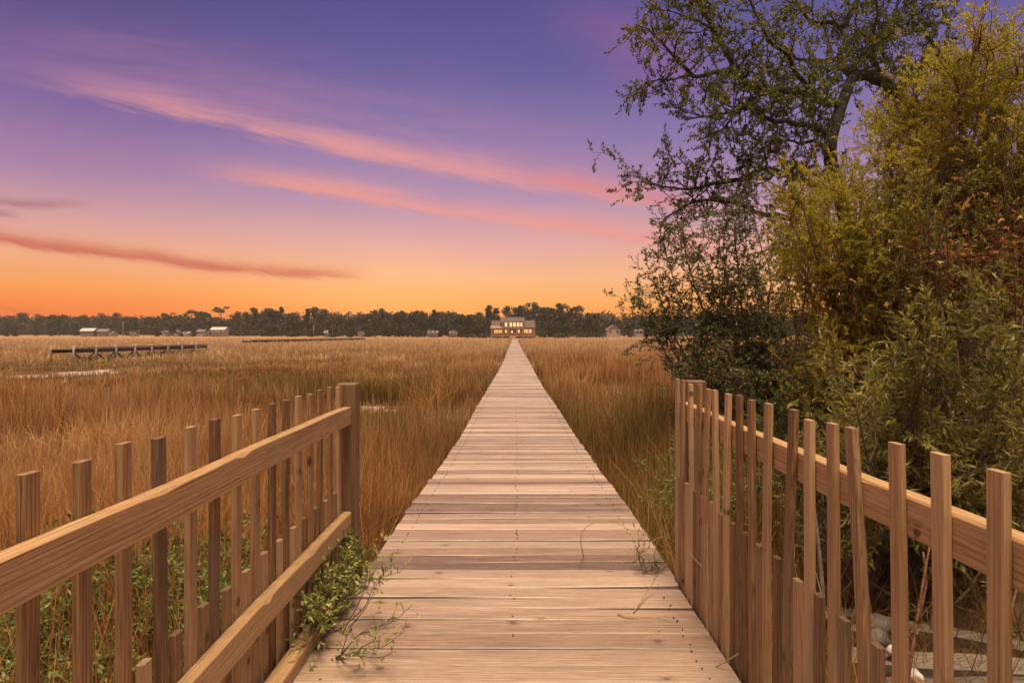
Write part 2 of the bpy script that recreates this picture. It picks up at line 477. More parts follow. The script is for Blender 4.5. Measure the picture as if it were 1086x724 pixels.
def build_deck():
    mb = MB(); nails = MB()
    y = -2.0; i = 0
    rr = random.Random(5)
    while y < END_Y:
        w = .112 + rr.uniform(-.012, .008)
        gap = rr.choice([.0025, .003, .003, .004, .005, .006, .010])
        if y > 40: w, gap = .30, .012
        yc = y + w / 2
        cx = float(deck_cx(yc)); zc = float(deck_z(yc)); sl = float((deck_z(yc + .3) - deck_z(yc - .3)) / .6)
        hw = .762
        xl = cx - hw + rr.gauss(0, .0035) - (.02 if rr.random() < .03 else 0); xr = cx + hw + rr.gauss(0, .0035)
        if yc < 2.93: xl, xr = -.80, .764
        dz = rr.gauss(0, .0028); roll = rr.gauss(0, .0022); tw = rr.gauss(0, .001)
        cup = rr.gauss(0, .0015)
        th = .036
        # cross-section with eased edges, 5 stations along the board (slight crown)
        e = .004
        prof = [(-w / 2, -th), (-w / 2, -e), (-w / 2 + e, 0), (0, cup), (w / 2 - e, 0), (w / 2, -e), (w / 2, -th)]
        st = np.linspace(xl, xr, 5); V = []
        crook = rr.gauss(0, .0016)
        for s_ in st:
            u = (s_ - cx) / hw
            for (py_, pz_) in prof:
                V.append([s_, yc + py_ + tw * u * 6 + crook * (1 - u * u), zc + dz + roll * u + pz_ + sl * py_ + .0015 * math.sin(u * 3 + i)])
        k = len(prof); Q = []
        for a in range(4):
            for b in range(k):
                b2 = (b + 1) % k
                Q.append([a * k + b, (a + 1) * k + b, (a + 1) * k + b2, a * k + b2])
        T = [[0, b, b + 1] for b in range(1, k - 1)] + [[4 * k, 4 * k + b + 1, 4 * k + b] for b in range(1, k - 1)]
        mb.add(V, Q, T)
        if y < 14:
            for nx in (-.66, -.02 + .01 * math.sin(i * .7), .66):
                for ny in (-.033, .033):
                    if rr.random() < (.45 if abs(nx) < .3 else .8):
                        cxn = cx + nx + rr.gauss(0, .006); cyn = yc + ny + rr.gauss(0, .006)
                        rn = rr.uniform(.0028, .0042)
                        zz = zc + dz + roll * (nx / hw) + .0034 + abs(cup)
                        a = np.arange(7) * 2 * PI / 7
                        V2 = np.stack([cxn + rn * np.cos(a), cyn + rn * np.sin(a), zz + 0 * a], 1)
                        V2 = np.concatenate([V2, [[cxn, cyn, zz + .0004]], np.stack([cxn + rn * np.cos(a), cyn + rn * np.sin(a), zz - .006 + 0 * a], 1)])
                        nails.add(V2, [[b, 8 + b, 8 + (b + 1) % 7, (b + 1) % 7] for b in range(7)], [[b, (b + 1) % 7, 7] for b in range(7)])
        y += w + gap; i += 1
    nb = mb.n; mb.add(np.concatenate(nails.V), np.concatenate(nails.Q), np.concatenate(nails.T))
    o = mb.build('deck', M_DECK, walk); o.data.materials.append(M_NAIL)
    nq, nt = sum(len(q) for q in nails.Q), sum(len(q) for q in nails.T)
    mi = np.zeros(len(o.data.polygons), dtype=np.int32)
    tq = sum(len(q) for q in mb.Q); mi[tq - nq:tq] = 1; mi[len(mi) - nt:] = 1
    o.data.polygons.foreach_set('material_index', mi)
    # side beams following the deck
    ys = np.concatenate([[-2, 2.93], np.arange(3.2, 12, .8), np.arange(12, 40, 3), np.arange(40, END_Y, 15), [END_Y - .1]])
    for s_ in (-1, 1):
        b = MB(); V = []
        for yy in ys:
            c = float(deck_cx(yy)) + s_ * .712; zt = float(deck_z(yy)) - .042
            for (ax, az) in ((-.019, -.18), (.019, -.18), (.019, 0), (-.019, 0)): V.append([c + ax, yy, zt + az])
        Q = []
        for a in range(len(ys) - 1):
            for k in range(4): Q.append([a * 4 + k, a * 4 + (k + 1) % 4, a * 4 + 4 + (k + 1) % 4, a * 4 + 4 + k])
        n = (len(ys) - 1) * 4
        Q += [[3, 2, 1, 0], [n, n + 1, n + 2, n + 3]]
        b.add(V, Q); b.build('side_beam', M_RIM, walk)
    for yy in np.concatenate([np.arange(4.2, 40, 2.4), np.arange(42, 90, 6)]):
        for s_ in (-1, 1):
            b = MB(); c = float(deck_cx(yy)) + s_ * .645; g = float(ground_z(c, yy))
            b.box(c - .045, c + .045, yy - .045, yy + .045, g - .3, float(deck_z(yy)) - .045)
            b.build('piling', M_RIM, walk)


build_deck()


# ------------------------------------------------------------------ fences
def picket_mesh(x0, x1, yc, w, z0, z1, bend=0., lean=0., side=0., rnd=None):
    """a sawn picket, slightly warped: bend along the fence, lean at the top"""
    mb = MB(); n = 9; V = []
    y0, y1 = -w / 2, w / 2
    e = .0022
    sec = [(x0 + e, y0), (x1 - e, y0), (x1, y0 + e), (x1, y1 - e), (x1 - e, y1), (x0 + e, y1), (x0, y1 - e), (x0, y0 + e)]
    for i in range(n):
        t = i / (n - 1); z = z0 + (z1 - z0) * t
        dy = bend * math.sin(t * PI * 1.15) + lean * max(0, t - .55) / .45
        dx = side * math.sin(t * PI)
        for (a, b) in sec:
            V.append([a + dx, yc + b + dy, z])
    k = len(sec); Q = []
    for a in range(n - 1):
        for b in range(k): Q.append([a * k + b, a * k + (b + 1) % k, (a + 1) * k + (b + 1) % k, (a + 1) * k + b])
    T = [[0, b + 1, b] for b in range(1, k - 1)] + [[(n - 1) * k, (n - 1) * k + b, (n - 1) * k + b + 1] for b in range(1, k - 1)]
    mb.add(V, Q, T)
    return mb


def rail_mesh(x0, x1, y0, y1, z0, z1, wav, rr, chips=()):
    """a long rail with wane and small dents along its upper inner edge"""
    n = int((y1 - y0) / .03); V = []
    inner_right = wav > 0
    for i in range(n + 1):
        y = y0 + (y1 - y0) * i / n
        w = .003 * math.sin(y * 3.1 + wav) + .0015 * math.sin(y * 7.7)
        c = .0022 + .003 * max(0, math.sin(y * 2.3 + wav)) ** 4 + .0004 * rr.random()
        for (cy, cs, cd) in chips:
            c += cd * math.exp(-((y - cy) / cs) ** 2)
        ia, ib = (x0, x1) if inner_right else (x1, x0)           # ib: deck side
        s_ = 1 if inner_right else -1
        V += [[ia, y, z0 + w], [ib - s_ * .003, y, z0 + w], [ib, y, z0 + w + .003], [ib, y, z1 + w - c], [ib - s_ * c * .8, y, z1 + w], [ia, y, z1 + w]]
    k = 6; Q = []
    for a in range(n):
        for b in range(k): Q.append([a * k + b, a * k + (b + 1) % k, (a + 1) * k + (b + 1) % k, (a + 1) * k + b])
    T = [[0, b, b + 1] for b in range(1, k - 1)] + [[n * k, n * k + b + 1, n * k + b] for b in range(1, k - 1)]
    mb = MB(); mb.add(V, Q, T)
    return mb


def post_mesh(x0, x1, y0, y1, z0, z1):
    mb = MB(); e = .004
    sec = lambda i: [(x0 + i + e, y0 + i), (x1 - i - e, y0 + i), (x1 - i, y0 + i + e), (x1 - i, y1 - i - e), (x1 - i - e, y1 - i), (x0 + i + e, y1 - i), (x0 + i, y1 - i - e), (x0 + i, y0 + i + e)]
    V = []
    for (i, z) in ((0, z0), (0, z1 - .004), (.003, z1)):
        V += [[a, b, z] for a, b in sec(i)]
    Q = []
    for a in range(2):
        for b in range(8): Q.append([a * 8 + b, a * 8 + (b + 1) % 8, a * 8 + 8 + (b + 1) % 8, a * 8 + 8 + b])
    T = [[16, 16 + b, 16 + b + 1] for b in range(1, 7)]
    mb.add(V, Q, T)
    return mb


rr = random.Random(3)
fl = empty('picket_fence', (-.82, 1, 0), 'picket fence with two inner rails and a toe board, weeds climbing its foot', 'fence')


def child(mb, name, mat, parent, smooth=False):
    o = mb.build(name, mat, parent, smooth)
    o.location = -Vector(parent.location)
    return o


post_mesh(-.860, -.768, 2.90, 2.99, -1.0, .937).build('post', M_POST, fl)
rail_mesh(-.822, -.784, -1.6, 2.893, .745, .829, .7, rr, [(1.75, .03, .008), (1.35, .05, .005)]).build('top_rail', M_RAIL, fl)
rail_mesh(-.822, -.784, -1.6, 2.893, .245, .330, 1.9, rr, [(1.92, .02, .018), (2.35, .05, .006)]).build('lower_rail', M_RAIL, fl)
rail_mesh(-.806, -.75, -1.6, 2.893, .0062, .056, 3.3, rr).build('toe_board', M_RAIL, fl)
for k in range(-11, 15):
    y = 1.03 + .1296 * k
    picket_mesh(-.842, -.8245, y + rr.gauss(0, .004), .035, -.16, .937 + rr.gauss(0, .004), rr.gauss(0, .003), rr.gauss(0, .003)).build('picket', M_PICK, fl)
    if k < 14:
        picket_mesh(-.842, -.8245, y + .0648 + rr.gauss(0, .004), .035, -.16, .447 + rr.gauss(0, .006), rr.gauss(0, .002), rr.gauss(0, .002)).build('picket', M_PICK, fl)
for o in fl.children: o.location = -Vector(fl.location)
b = MB()                                                           # beam below the deck that carries the pickets
b.box(-.822, -.803, -1.6, 2.893, -.17, -.002)
o = b.build('rim_board', M_RIM, fl); o.location = -Vector(fl.location)

fr = empty('picket_fence', (.8, 1, 0), 'picket fence with warped pickets facing the deck in front of the dense bushes', 'fence')
post_mesh(.832, .922, 2.90, 2.99, -1.0, .950).build('post', M_POST, fr)
rail_mesh(.7925, .830, -1.6, 2.95, .766, .848, -.9, rr, [(1.4, .05, .004)]).build('top_rail', M_RAIL, fr)
rail_mesh(.7925, .830, -1.6, 2.95, -.17, -.03, -2.2, rr).build('rim_board', M_RIM, fr)
zt = [.975, 1.108, 1.234, 1.372, 1.490, 1.605, 1.725, 1.860, 1.985, 2.108, 2.222, 2.34, 2.45, 2.56, 2.68, 2.80, 2.9]
zt = [.975 - .124 * k for k in range(14, 0, -1)] + zt
for i, y in enumerate(zt):
    bend, lean, side = rr.gauss(0, .004), rr.gauss(0, .006), rr.gauss(0, .003)
    k = i - 14
    if k == 3: bend, lean = -.012, .026
    if k == 6: bend, lean = .008, -.030
    if k == 4: lean = -.006
    if k == 12: bend = .012
    if k == 14: bend = -.014
    picket_mesh(.774, .7905, y, .035, -.16 + rr.uniform(-.02, .01), .957 + rr.gauss(0, .004), bend, lean, side).build('picket', M_PICK, fr)
    if i + 1 < len(zt):
        ym = (y + zt[i + 1]) / 2
        picket_mesh(.774, .7905, ym + rr.gauss(0, .003), .033, -.16 + rr.uniform(-.02, .01), .502 + rr.gauss(0, .006), rr.gauss(0, .002), rr.gauss(0, .002), 0).build('picket', M_PICK, fr)
for o in fr.children: o.location = -Vector(fr.location)


# ------------------------------------------------------------------ marsh grass (nobody could count the blades)
def vnoise(x, y, s, seed):
    """smooth 2D value noise in 0..1"""
    r = np.random.RandomState(seed); G = r.rand(64, 64)
    u = x / s; v = y / s
    i = np.floor(u).astype(int); j = np.floor(v).astype(int); fu = u - i; fv = v - j
    fu = fu * fu * (3 - 2 * fu); fv = fv * fv * (3 - 2 * fv)
    g = lambda a, b: G[a % 64, b % 64]
    return (g(i, j) * (1 - fu) + g(i + 1, j) * fu) * (1 - fv) + (g(i, j + 1) * (1 - fu) + g(i + 1, j + 1) * fu) * fv


LOW = [(-24, 31, 22, 16, .6), (-38, 46, 26, 14, .45), (-4.0, 14.5, 2.2, 3.2, .45), (-1.9, 13.2, 1.2, 2.4, .45), (3.4, 19, 1.6, 3, .4)]
GREEN = [(-6.5, 21, 6.5, 4.2, .8), (-12, 30, 12, 5, .4), (-3.2, 9.5, 1.2, 2, .3), (-25, 42, 14, 5, .55), (-2.2, 12, 1.4, 3.5, .6), (2.4, 8.5, 1.3, 4.5, .85), (1.8, 5.5, .9, 2.0, .85), (1.2, 11, .5, 5, .6), (-36, 36, 9, 4, .4), (-17, 58, 8, 4, .5), (3.0, 14, 1.5, 5, .3)]


def grass_points(n, d0, d1, power, xlim):
    """positions with density falling with distance; returns x,y"""
    u = rs.rand(n)
    if power == 'log': d = d0 * (d1 / d0) ** u
    else: d = np.sqrt(d0 ** 2 + u * (d1 ** 2 - d0 ** 2))
    th = (rs.rand(n) - .5) * 2 * xlim
    return d * np.tan(th), d


def blades(x, y, h, w, tilt, hue, seg=3, az=None):
    n = len(x)
    z = ground_z(x, y) - .02
    az = 2 * PI * (vnoise(x, y, 1.7, 21) * 1.6 + .45 * rs.normal(0, 1, n)) if az is None else az
    lean = np.stack([np.cos(az), np.sin(az)], 1) * (tilt)[:, None]
    fa = rs.rand(n) * 2 * PI
    # blades show some face to every side
    sx, sy = np.cos(fa), np.sin(fa)
    V = np.zeros((n, seg + 1, 2, 3)); A = np.zeros((n, seg + 1, 2, 4))
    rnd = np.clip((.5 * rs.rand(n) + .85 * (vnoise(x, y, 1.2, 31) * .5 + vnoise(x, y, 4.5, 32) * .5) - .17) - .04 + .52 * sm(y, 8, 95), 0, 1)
    for k in range(seg + 1):
        t = k / seg
        cx = x + lean[:, 0] * h * (t ** 1.7); cy = y + lean[:, 1] * h * (t ** 1.7)
        cz = z + h * t * (1 - .28 * (tilt ** 1.3) * t)
        ww = w * (1 - .88 * t ** 1.5)
        for s_, sg in ((0, -1), (1, 1)):
            V[:, k, s_, 0] = cx + sg * sx * ww / 2; V[:, k, s_, 1] = cy + sg * sy * ww / 2; V[:, k, s_, 2] = cz
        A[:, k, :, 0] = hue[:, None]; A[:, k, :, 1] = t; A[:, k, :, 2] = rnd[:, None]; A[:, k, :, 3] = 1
    base = (np.arange(n) * (seg + 1) * 2)[:, None]
    Q = []
    for k in range(seg):
        Q.append(base + np.array([[2 * k, 2 * k + 1, 2 * k + 3, 2 * k + 2]]))
    return V.reshape(-1, 3), np.concatenate(Q), A.reshape(-1, 4)


def build_grass():
    X = []; Y = []; H = []; W = []; TL = []; HU = []
    def put(x, y, h, w, tl):
        keep = np.abs(x - deck_cx(y)) > .80 + .12 * rs.rand(len(x)) + .0012 * y
        keep &= ~((y < 3.05) & (np.abs(x) < 1.05))
        keep &= y < 226
        for (mx, my, rx, ry) in MUD:
            q = ((x - mx) / rx) ** 2 + ((y - my) / ry) ** 2
            keep &= q > .82 + .3 * rs.rand(len(x))
        # the ground under the trees carries little grass
        keep &= ~((x > 2.0 + .5 * rs.rand(len(x))) & (y < 11.5))
        keep &= ~((x > 1.15 + .15 * rs.rand(len(x))) & (y < 4.6))
        keep &= ~((x < -1.0) & (y < 3.6) & (rs.rand(len(x)) < .45))
        x, y, h, w, tl = (a[keep] for a in (x, y, h, w, tl))
        hu = np.zeros(len(x))
        for (gx, gy, rx, ry, a) in GREEN:
            q = ((x - gx) / rx) ** 2 + ((y - gy) / ry) ** 2
            hu = np.maximum(hu, a * np.exp(-q * 1.2))
        hu = np.clip(hu * (.4 + 1.3 * vnoise(x, y, np.maximum(.6, 0) , 3)), 0, 1)
        hu = np.where(rs.rand(len(x)) < hu * 1.1, .55 + .45 * rs.rand(len(x)), hu * .25 * rs.rand(len(x)))
        hv = .62 + .5 * vnoise(x, y, 1.1 + .02 * 0, 9) * (.45 + vnoise(x, y, 6, 4)) + .16 * vnoise(x, y, .35, 5)
        for (gx, gy, rx, ry, a) in LOW:
            hv *= 1 - a * np.exp(-(((x - gx) / rx) ** 2 + ((y - gy) / ry) ** 2) ** 2)
        hv *= np.where(np.abs(x - deck_cx(y)) < 1.25, .86, 1)
        tl = tl + .9 * sm(vnoise(x, y, 2.4, 55), .6, .85) * np.abs(rs.normal(0, .5, len(x)))
        H.append(h * hv); X.append(x); Y.append(y); W.append(w); TL.append(tl); HU.append(hu)
    lim = R(47)
    n = 36000                                                       # near
    x, y = grass_points(n, 1.2, 7.0, 'area', lim)
    put(x, y, rs.uniform(.55, 1.05, n), rs.uniform(.004, .0105, n), np.abs(rs.normal(.16, .24, n)))
    n = 210000
    x, y = grass_points(n, 6.5, 227, 'log', lim)
    put(x, y, rs.uniform(.62, 1.12, n), rs.uniform(.7, 1.6, n) * .00125 * np.maximum(y, 7), np.abs(rs.normal(.1, .12, n)))
    n = 15000                                                       # lodged straw near the fence
    x = rs.uniform(-4.5, -.95, n); y = rs.uniform(.4, 5.5, n)
    put(x, y, rs.uniform(.35, .8, n), rs.uniform(.003, .0055, n), rs.uniform(.4, 1.3, n))
    x, y, h, w, tl, hu = (np.concatenate(a) for a in (X, Y, H, W, TL, HU))
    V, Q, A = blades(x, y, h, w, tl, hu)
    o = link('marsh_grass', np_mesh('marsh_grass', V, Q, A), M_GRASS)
    tag(o, 'tall dry cordgrass covering the marsh on both sides of the boardwalk', 'grass', kind='stuff')


build_grass()


# ------------------------------------------------------------------ branches and leaves
def unit(v): return v / (np.linalg.norm(v) + 1e-9)


def smooth_path(pts, step):
    pts = np.asarray(pts, float)
    n = len(pts)
    if n < 3:
        L = np.linalg.norm(pts[-1] - pts[0]); k = max(2, int(L / step) + 1)
        return pts[0] + (pts[-1] - pts[0]) * np.linspace(0, 1, k)[:, None]
    E = np.concatenate([[2 * pts[0] - pts[1]], pts, [2 * pts[-1] - pts[-2]]])
    out = []
    for i in range(1, n):
        p0, p1, p2, p3 = E[i - 1], E[i], E[i + 1], E[i + 2]
        k = max(2, int(np.linalg.norm(p2 - p1) / step))
        for t in np.arange(k) / k:
            out.append(.5 * (2 * p1 + (p2 - p0) * t + (2 * p0 - 5 * p1 + 4 * p2 - p3) * t * t + (3 * p1 - p0 - 3 * p2 + p3) * t ** 3))
    out.append(pts[-1])
    return np.array(out)


def wander(p, d, L, n, wig, up):
    pts = [np.array(p)]; d = unit(np.array(d))
    for i in range(n):
        d = unit(d + rs.normal(0, wig, 3) + np.array([0, 0, up]))
        pts.append(pts[-1] + d * L / n)
    return np.array(pts)


class Leaves:
    def __init__(self): self.p = []; self.d = []; self.L = []; self.W = []
    def add(self, p, d, L, W): self.p.append(p); self.d.append(d); self.L.append(L); self.W.append(W)

    def mesh(self, name, droop=.15, shape='oval', curl=.25):
        p = np.array(self.p); d = np.array(self.d); L = np.array(self.L)[:, None]; W = np.array(self.W)[:, None]
        d = d / (np.linalg.norm(d, axis=1)[:, None] + 1e-9)
        n = len(p)
        up = rs.normal(0, .55, (n, 3)) + np.array([0, 0, 1.0])
        s = np.cross(d, up); s /= np.linalg.norm(s, axis=1)[:, None] + 1e-9
        nn = np.cross(s, d)
        if shape == 'oval':
            c = p + d * L * .5 - nn * L * curl * .12
            V = np.stack([p, c + s * W * .5 + nn * W * .12, p + d * L - nn * L * curl * .4, c - s * W * .5 + nn * W * .12], 1).reshape(-1, 3)
            Q = (np.arange(n) * 4)[:, None] + np.array([[0, 1, 2, 3]])
            return np_mesh(name, V, Q)
        if shape == 'long':                                         # narrow leaf in two bent halves
            a = p + d * L * .33 + nn * L * .03; b2 = p + d * L * .7 - nn * L * curl * .2; tip = p + d * L - nn * L * curl * .55
            V = np.stack([p, a + s * W * .5, b2 + s * W * .4, tip, b2 - s * W * .4, a - s * W * .5], 1).reshape(-1, 3)
            b0 = (np.arange(n) * 6)[:, None]
            return np_mesh(name, V, [b0 + np.array([[0, 1, 2, 5]]), b0 + np.array([[5, 2, 3, 4]])])
        if shape == 'star':                                         # five-pointed gum leaf
            ang = np.array([0, 36, 72, 108, 144, 180, 216, 252, 288, 324]) * PI / 180
            jit = rs.uniform(.75, 1.15, (n, 1)); sq = rs.uniform(.45, 1.0, (n, 1))
            rad = np.array([1, .38, .9, .36, .62, .22, .62, .36, .9, .38])
            V = [p + L * .45 * (d * math.cos(a + .25 * math.sin(2.3 * a)) * r * jit + s * math.sin(a) * r * jit * sq) + nn * L * curl * (.14 - .25 * r * r) * (1 + .3 * math.sin(3 * a)) for a, r in zip(ang, rad)]
            V = np.stack(V + [p], 1).reshape(-1, 3)
            b0 = (np.arange(n) * 11)[:, None]
            T = [b0 + np.array([[k, (k + 1) % 10, 10]]) for k in range(10)]
            return np_mesh(name, V, [np.concatenate(T)])


def leafy_twig(wood_mb, lv, p, d, L, r, nleaf, ll, lw, up=.0, wig=.25, start=.15, whorl=False, sides=3, spread=.9):
    pts = wander(p, d, L, 4, wig, up)
    wood_mb.tube(pts, np.linspace(r, r * .35, len(pts)), sides, cap=False)
    for i in range(nleaf):
        t = start + (1 - start) * (i + rs.rand()) / nleaf
        f = t * (len(pts) - 1); k = min(int(f), len(pts) - 2); q = pts[k] + (pts[k + 1] - pts[k]) * (f - k)
        tan = unit(pts[k + 1] - pts[k])
        a = rs.normal(0, 1, 3); a -= tan * (a @ tan); a = unit(a)
        dd = unit(tan * (.55 + .5 * t) + a * spread)
        s = rs.uniform(.65, 1.2)
        lv.add(q, dd, ll * s, lw * s)


def branchy(wood_mb, lv, path, r0, r1, P1, sides=7, leaf_from=.0):
    """a limb with side branches, twigs and leaves. P1: dict of numbers"""
    pts = smooth_path(path, P1.get('step', .12))
    n = len(pts)
    if P1.get('jit'):
        j = rs.normal(0, P1['jit'], (n, 3)); j[0] = 0; pts = pts + j
    rad = r0 + (r1 - r0) * np.linspace(0, 1, n) ** .9
    wood_mb.tube(pts, rad, sides)
    seglen = np.linalg.norm(np.diff(pts, axis=0), axis=1).sum()
    k1 = max(1, int(seglen * P1['per_m']))
    for i in range(k1):
        t = leaf_from + (1 - leaf_from) * (i + rs.rand()) / k1
        f = t * (n - 1); k = min(int(f), n - 2)
        q = pts[k] + (pts[k + 1] - pts[k]) * (f - k); tan = unit(pts[k + 1] - pts[k])
        a = rs.normal(0, 1, 3); a -= tan * (a @ tan); a = unit(a)
        d = unit(tan * P1.get('fwd', .6) + a + np.array([0, 0, P1.get('up', .2)]))
        L = rs.uniform(*P1['sub_len'])
        rb = min(rad[k] * .6, rs.uniform(.7, 1.2) * P1['sub_r'])
        sub = wander(q, d, L, 6, P1.get('wig', .22), P1.get('sub_up', .03))
        wood_mb.tube(sub, np.linspace(rb, rb * .35, len(sub)), 4, cap=False)
        k2 = max(1, int(L * P1['twigs_per_m']))
        for j in range(k2):
            t2 = .12 + .88 * (j + rs.rand()) / k2
            f2 = t2 * (len(sub) - 1); kk = min(int(f2), len(sub) - 2)
            q2 = sub[kk] + (sub[kk + 1] - sub[kk]) * (f2 - kk); tan2 = unit(sub[kk + 1] - sub[kk])
            a2 = rs.normal(0, 1, 3); a2 -= tan2 * (a2 @ tan2)
            leafy_twig(wood_mb, lv, q2, unit(tan2 * .8 + unit(a2)), rs.uniform(*P1['twig_len']), rb * .4, int(P1['leaves'] * rs.uniform(.6, 1.3)), P1['ll'], P1['lw'], P1.get('twig_up', .05), spread=P1.get('spread', .9))
    return pts


def finish_plant(root, wmb, wname, wmat, lv, lname, lmat, shape='oval', curl=.25):
    off = -Vector(root.location)
    o = wmb.build(wname, wmat, root, smooth=True); o.location = off
    o2 = link(lname, lv.mesh(lname, shape=shape, curl=curl), lmat, root); o2.location = off
    return o, o2


# ------------------------------------------------------------------ the live oak
def build_oak():
    D = 9.5
    root = empty('oak_tree', P(905, 490, D), 'gnarled old oak with long bare-barked limbs reaching over the marsh against the sky', 'tree')
    gz = float(ground_z(root.location.x, root.location.y)); root.location.z = gz
    w = MB(); lv = Leaves()
    px = lambda L, s=1.0: [P(a, b, D + c) for a, b, c in L]
    # trunk
    tr = [np.array([root.location.x + .15, root.location.y, gz - .3])] + px([(925, 400, 0), (915, 300, .1), (893, 215, .1), (880, 160, .05), (893, 110, 0), (904, 82, 0)])
    tp = smooth_path(tr, .15); n = len(tp)
    w.tube(tp, np.linspace(.20, .08, n) + .1 * np.exp(-np.arange(n) / 3.), 10)
    par = dict(per_m=9.5, sub_len=(.3, 1.0), sub_r=.012, twigs_per_m=12.5, twig_len=(.12, .34), leaves=21, ll=.054, lw=.026, up=.12, wig=.3, jit=.012, fwd=.5)
    limbs = [
        ([(893, 110, 0), (878, 108, 0), (864, 104, -.1), (837, 96, -.3), (809, 98, -.4), (789, 84, -.5), (774, 59, -.4), (758, 31, -.4), (742, 8, -.3), (728, -22, -.2), (715, -60, 0)], .078, .022),
        ([(789, 84, -.5), (766, 75, -.6), (735, 80, -.8), (719, 63, -.9), (695, 39, -1.0), (682, 28, -1.1)], .05, .008),
        ([(735, 80, -.8), (716, 82, -.9), (700, 84, -1.), (688, 84, -1.)], .02, .006),
        ([(904, 82, 0), (890, 62, .2), (897, 45, .3), (893, 30, .4), (880, 22, .5), (866, 25, .5), (852, 15, .6), (840, -10, .7)], .066, .018),
        ([(893, 30, .4), (906, 8, .5), (915, -20, .6), (930, -60, .8)], .06, .02),
        ([(890, 62, .2), (875, 66, .4), (860, 64, .6), (846, 62, .8), (830, 50, 1.0), (815, 35, 1.1)], .045, .01),
        ([(904, 82, 0), (920, 80, .1), (937, 88, .2), (952, 100, .3), (964, 125, .4), (970, 165, .6), (985, 230, .9)], .085, .11),
        ([(952, 100, .3), (965, 80, .6), (990, 70, .9), (1020, 85, 1.2), (1060, 90, 1.4), (1100, 70, 1.6)], .06, .02),
        ([(882, 150, .05), (868, 137, -.2), (840, 131, -.4), (817, 127, -.6), (809, 120, -.7), (795, 112, -.8), (775, 118, -.9), (750, 122, -1.0), (725, 128, -1.1)], .06, .01),
        ([(880, 158, .05), (864, 150, .2), (848, 153, .4), (836, 148, .6), (815, 155, .8)], .04, .01),
        ([(893, 215, .1), (872, 200, 0), (848, 190, -.2), (829, 184, -.4), (811, 178, -.5), (785, 190, -.7), (755, 196, -.8), (725, 200, -.9), (695, 196, -1.0), (680, 193, -1.)], .07, .008),
        ([(905, 260, .1), (870, 240, -.2), (840, 233, -.4), (809, 227, -.5), (785, 218, -.6), (754, 212, -.7), (735, 215, -.8), (715, 225, -.9), (700, 240, -.9)], .07, .012),
        ([(970, 165, .6), (1000, 120, .8), (1003, 85, .8), (997, 59, .8), (985, 39, .8), (970, 23, .8), (966, -10, .8)], .06, .02),
        ([(985, 39, .8), (1000, 20, .8), (1015, -10, .9)], .02, .01),
        ([(758, 31, -.4), (735, 20, -.6), (712, 12, -.8), (690, 8, -.9)], .02, .006),
        ([(864, 104, -.1), (850, 85, -.4), (835, 60, -.6), (815, 40, -.7), (800, 12, -.8), (790, -20, -.8)], .045, .012),
        ([(809, 98, -.4), (795, 108, -.6), (778, 122, -.8), (762, 140, -.9), (740, 150, -1.0)], .03, .008),
        ([(904, 82, 0), (915, 60, .3), (935, 40, .6), (950, 15, .9), (955, -20, 1.1)], .05, .015),
        ([(937, 88, .2), (930, 70, 0), (925, 45, -.2), (930, 15, -.4), (925, -20, -.5)], .04, .012),
    ]
    for (L, a, b_) in limbs:
        q = dict(par)
        if a >= .07: q['per_m'] = 9
        branchy(w, lv, px(L), a, b_, q, 8)
    finish_plant(root, w, 'trunk', M_OAKBARK, lv, 'crown', M_OAKLEAF)
    print('oak leaves', len(lv.p))
    return root


build_oak()


def moss(px_, py_, d, h, w_, label):
    """a beard of hanging moss: many thin wavy strands"""
    p0 = P(px_, py_, d)
    root = empty('hanging_moss', p0, label, 'moss', 'grey moss hanging in the oak')
    mb = MB()
    for i in range(90):
        p = p0 + np.array([rs.normal(0, w_), rs.normal(0, w_ * .8), rs.uniform(-.02, .06)])
        L = h * rs.uniform(.35, 1.05) * math.exp(-abs(p[0] - p0[0]) / w_ * .35)
        n = 6; pts = [p]
        for k in range(n): pts.append(pts[-1] + np.array([rs.normal(0, .018), rs.normal(0, .018), -L / n]))
        mb.tube(pts, np.linspace(.004, .0015, n + 1), 3, cap=False)
    o = mb.build('moss_strands', M_MOSS, root); o.location = -Vector(root.location)


moss(872, 138, 9.4, .55, .09, 'longest beard of grey moss hanging beside the oak trunk fork')
moss(948, 108, 9.7, .50, .12, 'wide grey moss veil under the arching oak limb')
moss(965, 120, 9.9, .75, .12, 'grey moss hanging low from the mossy arched limb above the yellow bush')
moss(905, 40, 9.8, .4, .07, 'small grey moss tuft high on the upright oak limb')


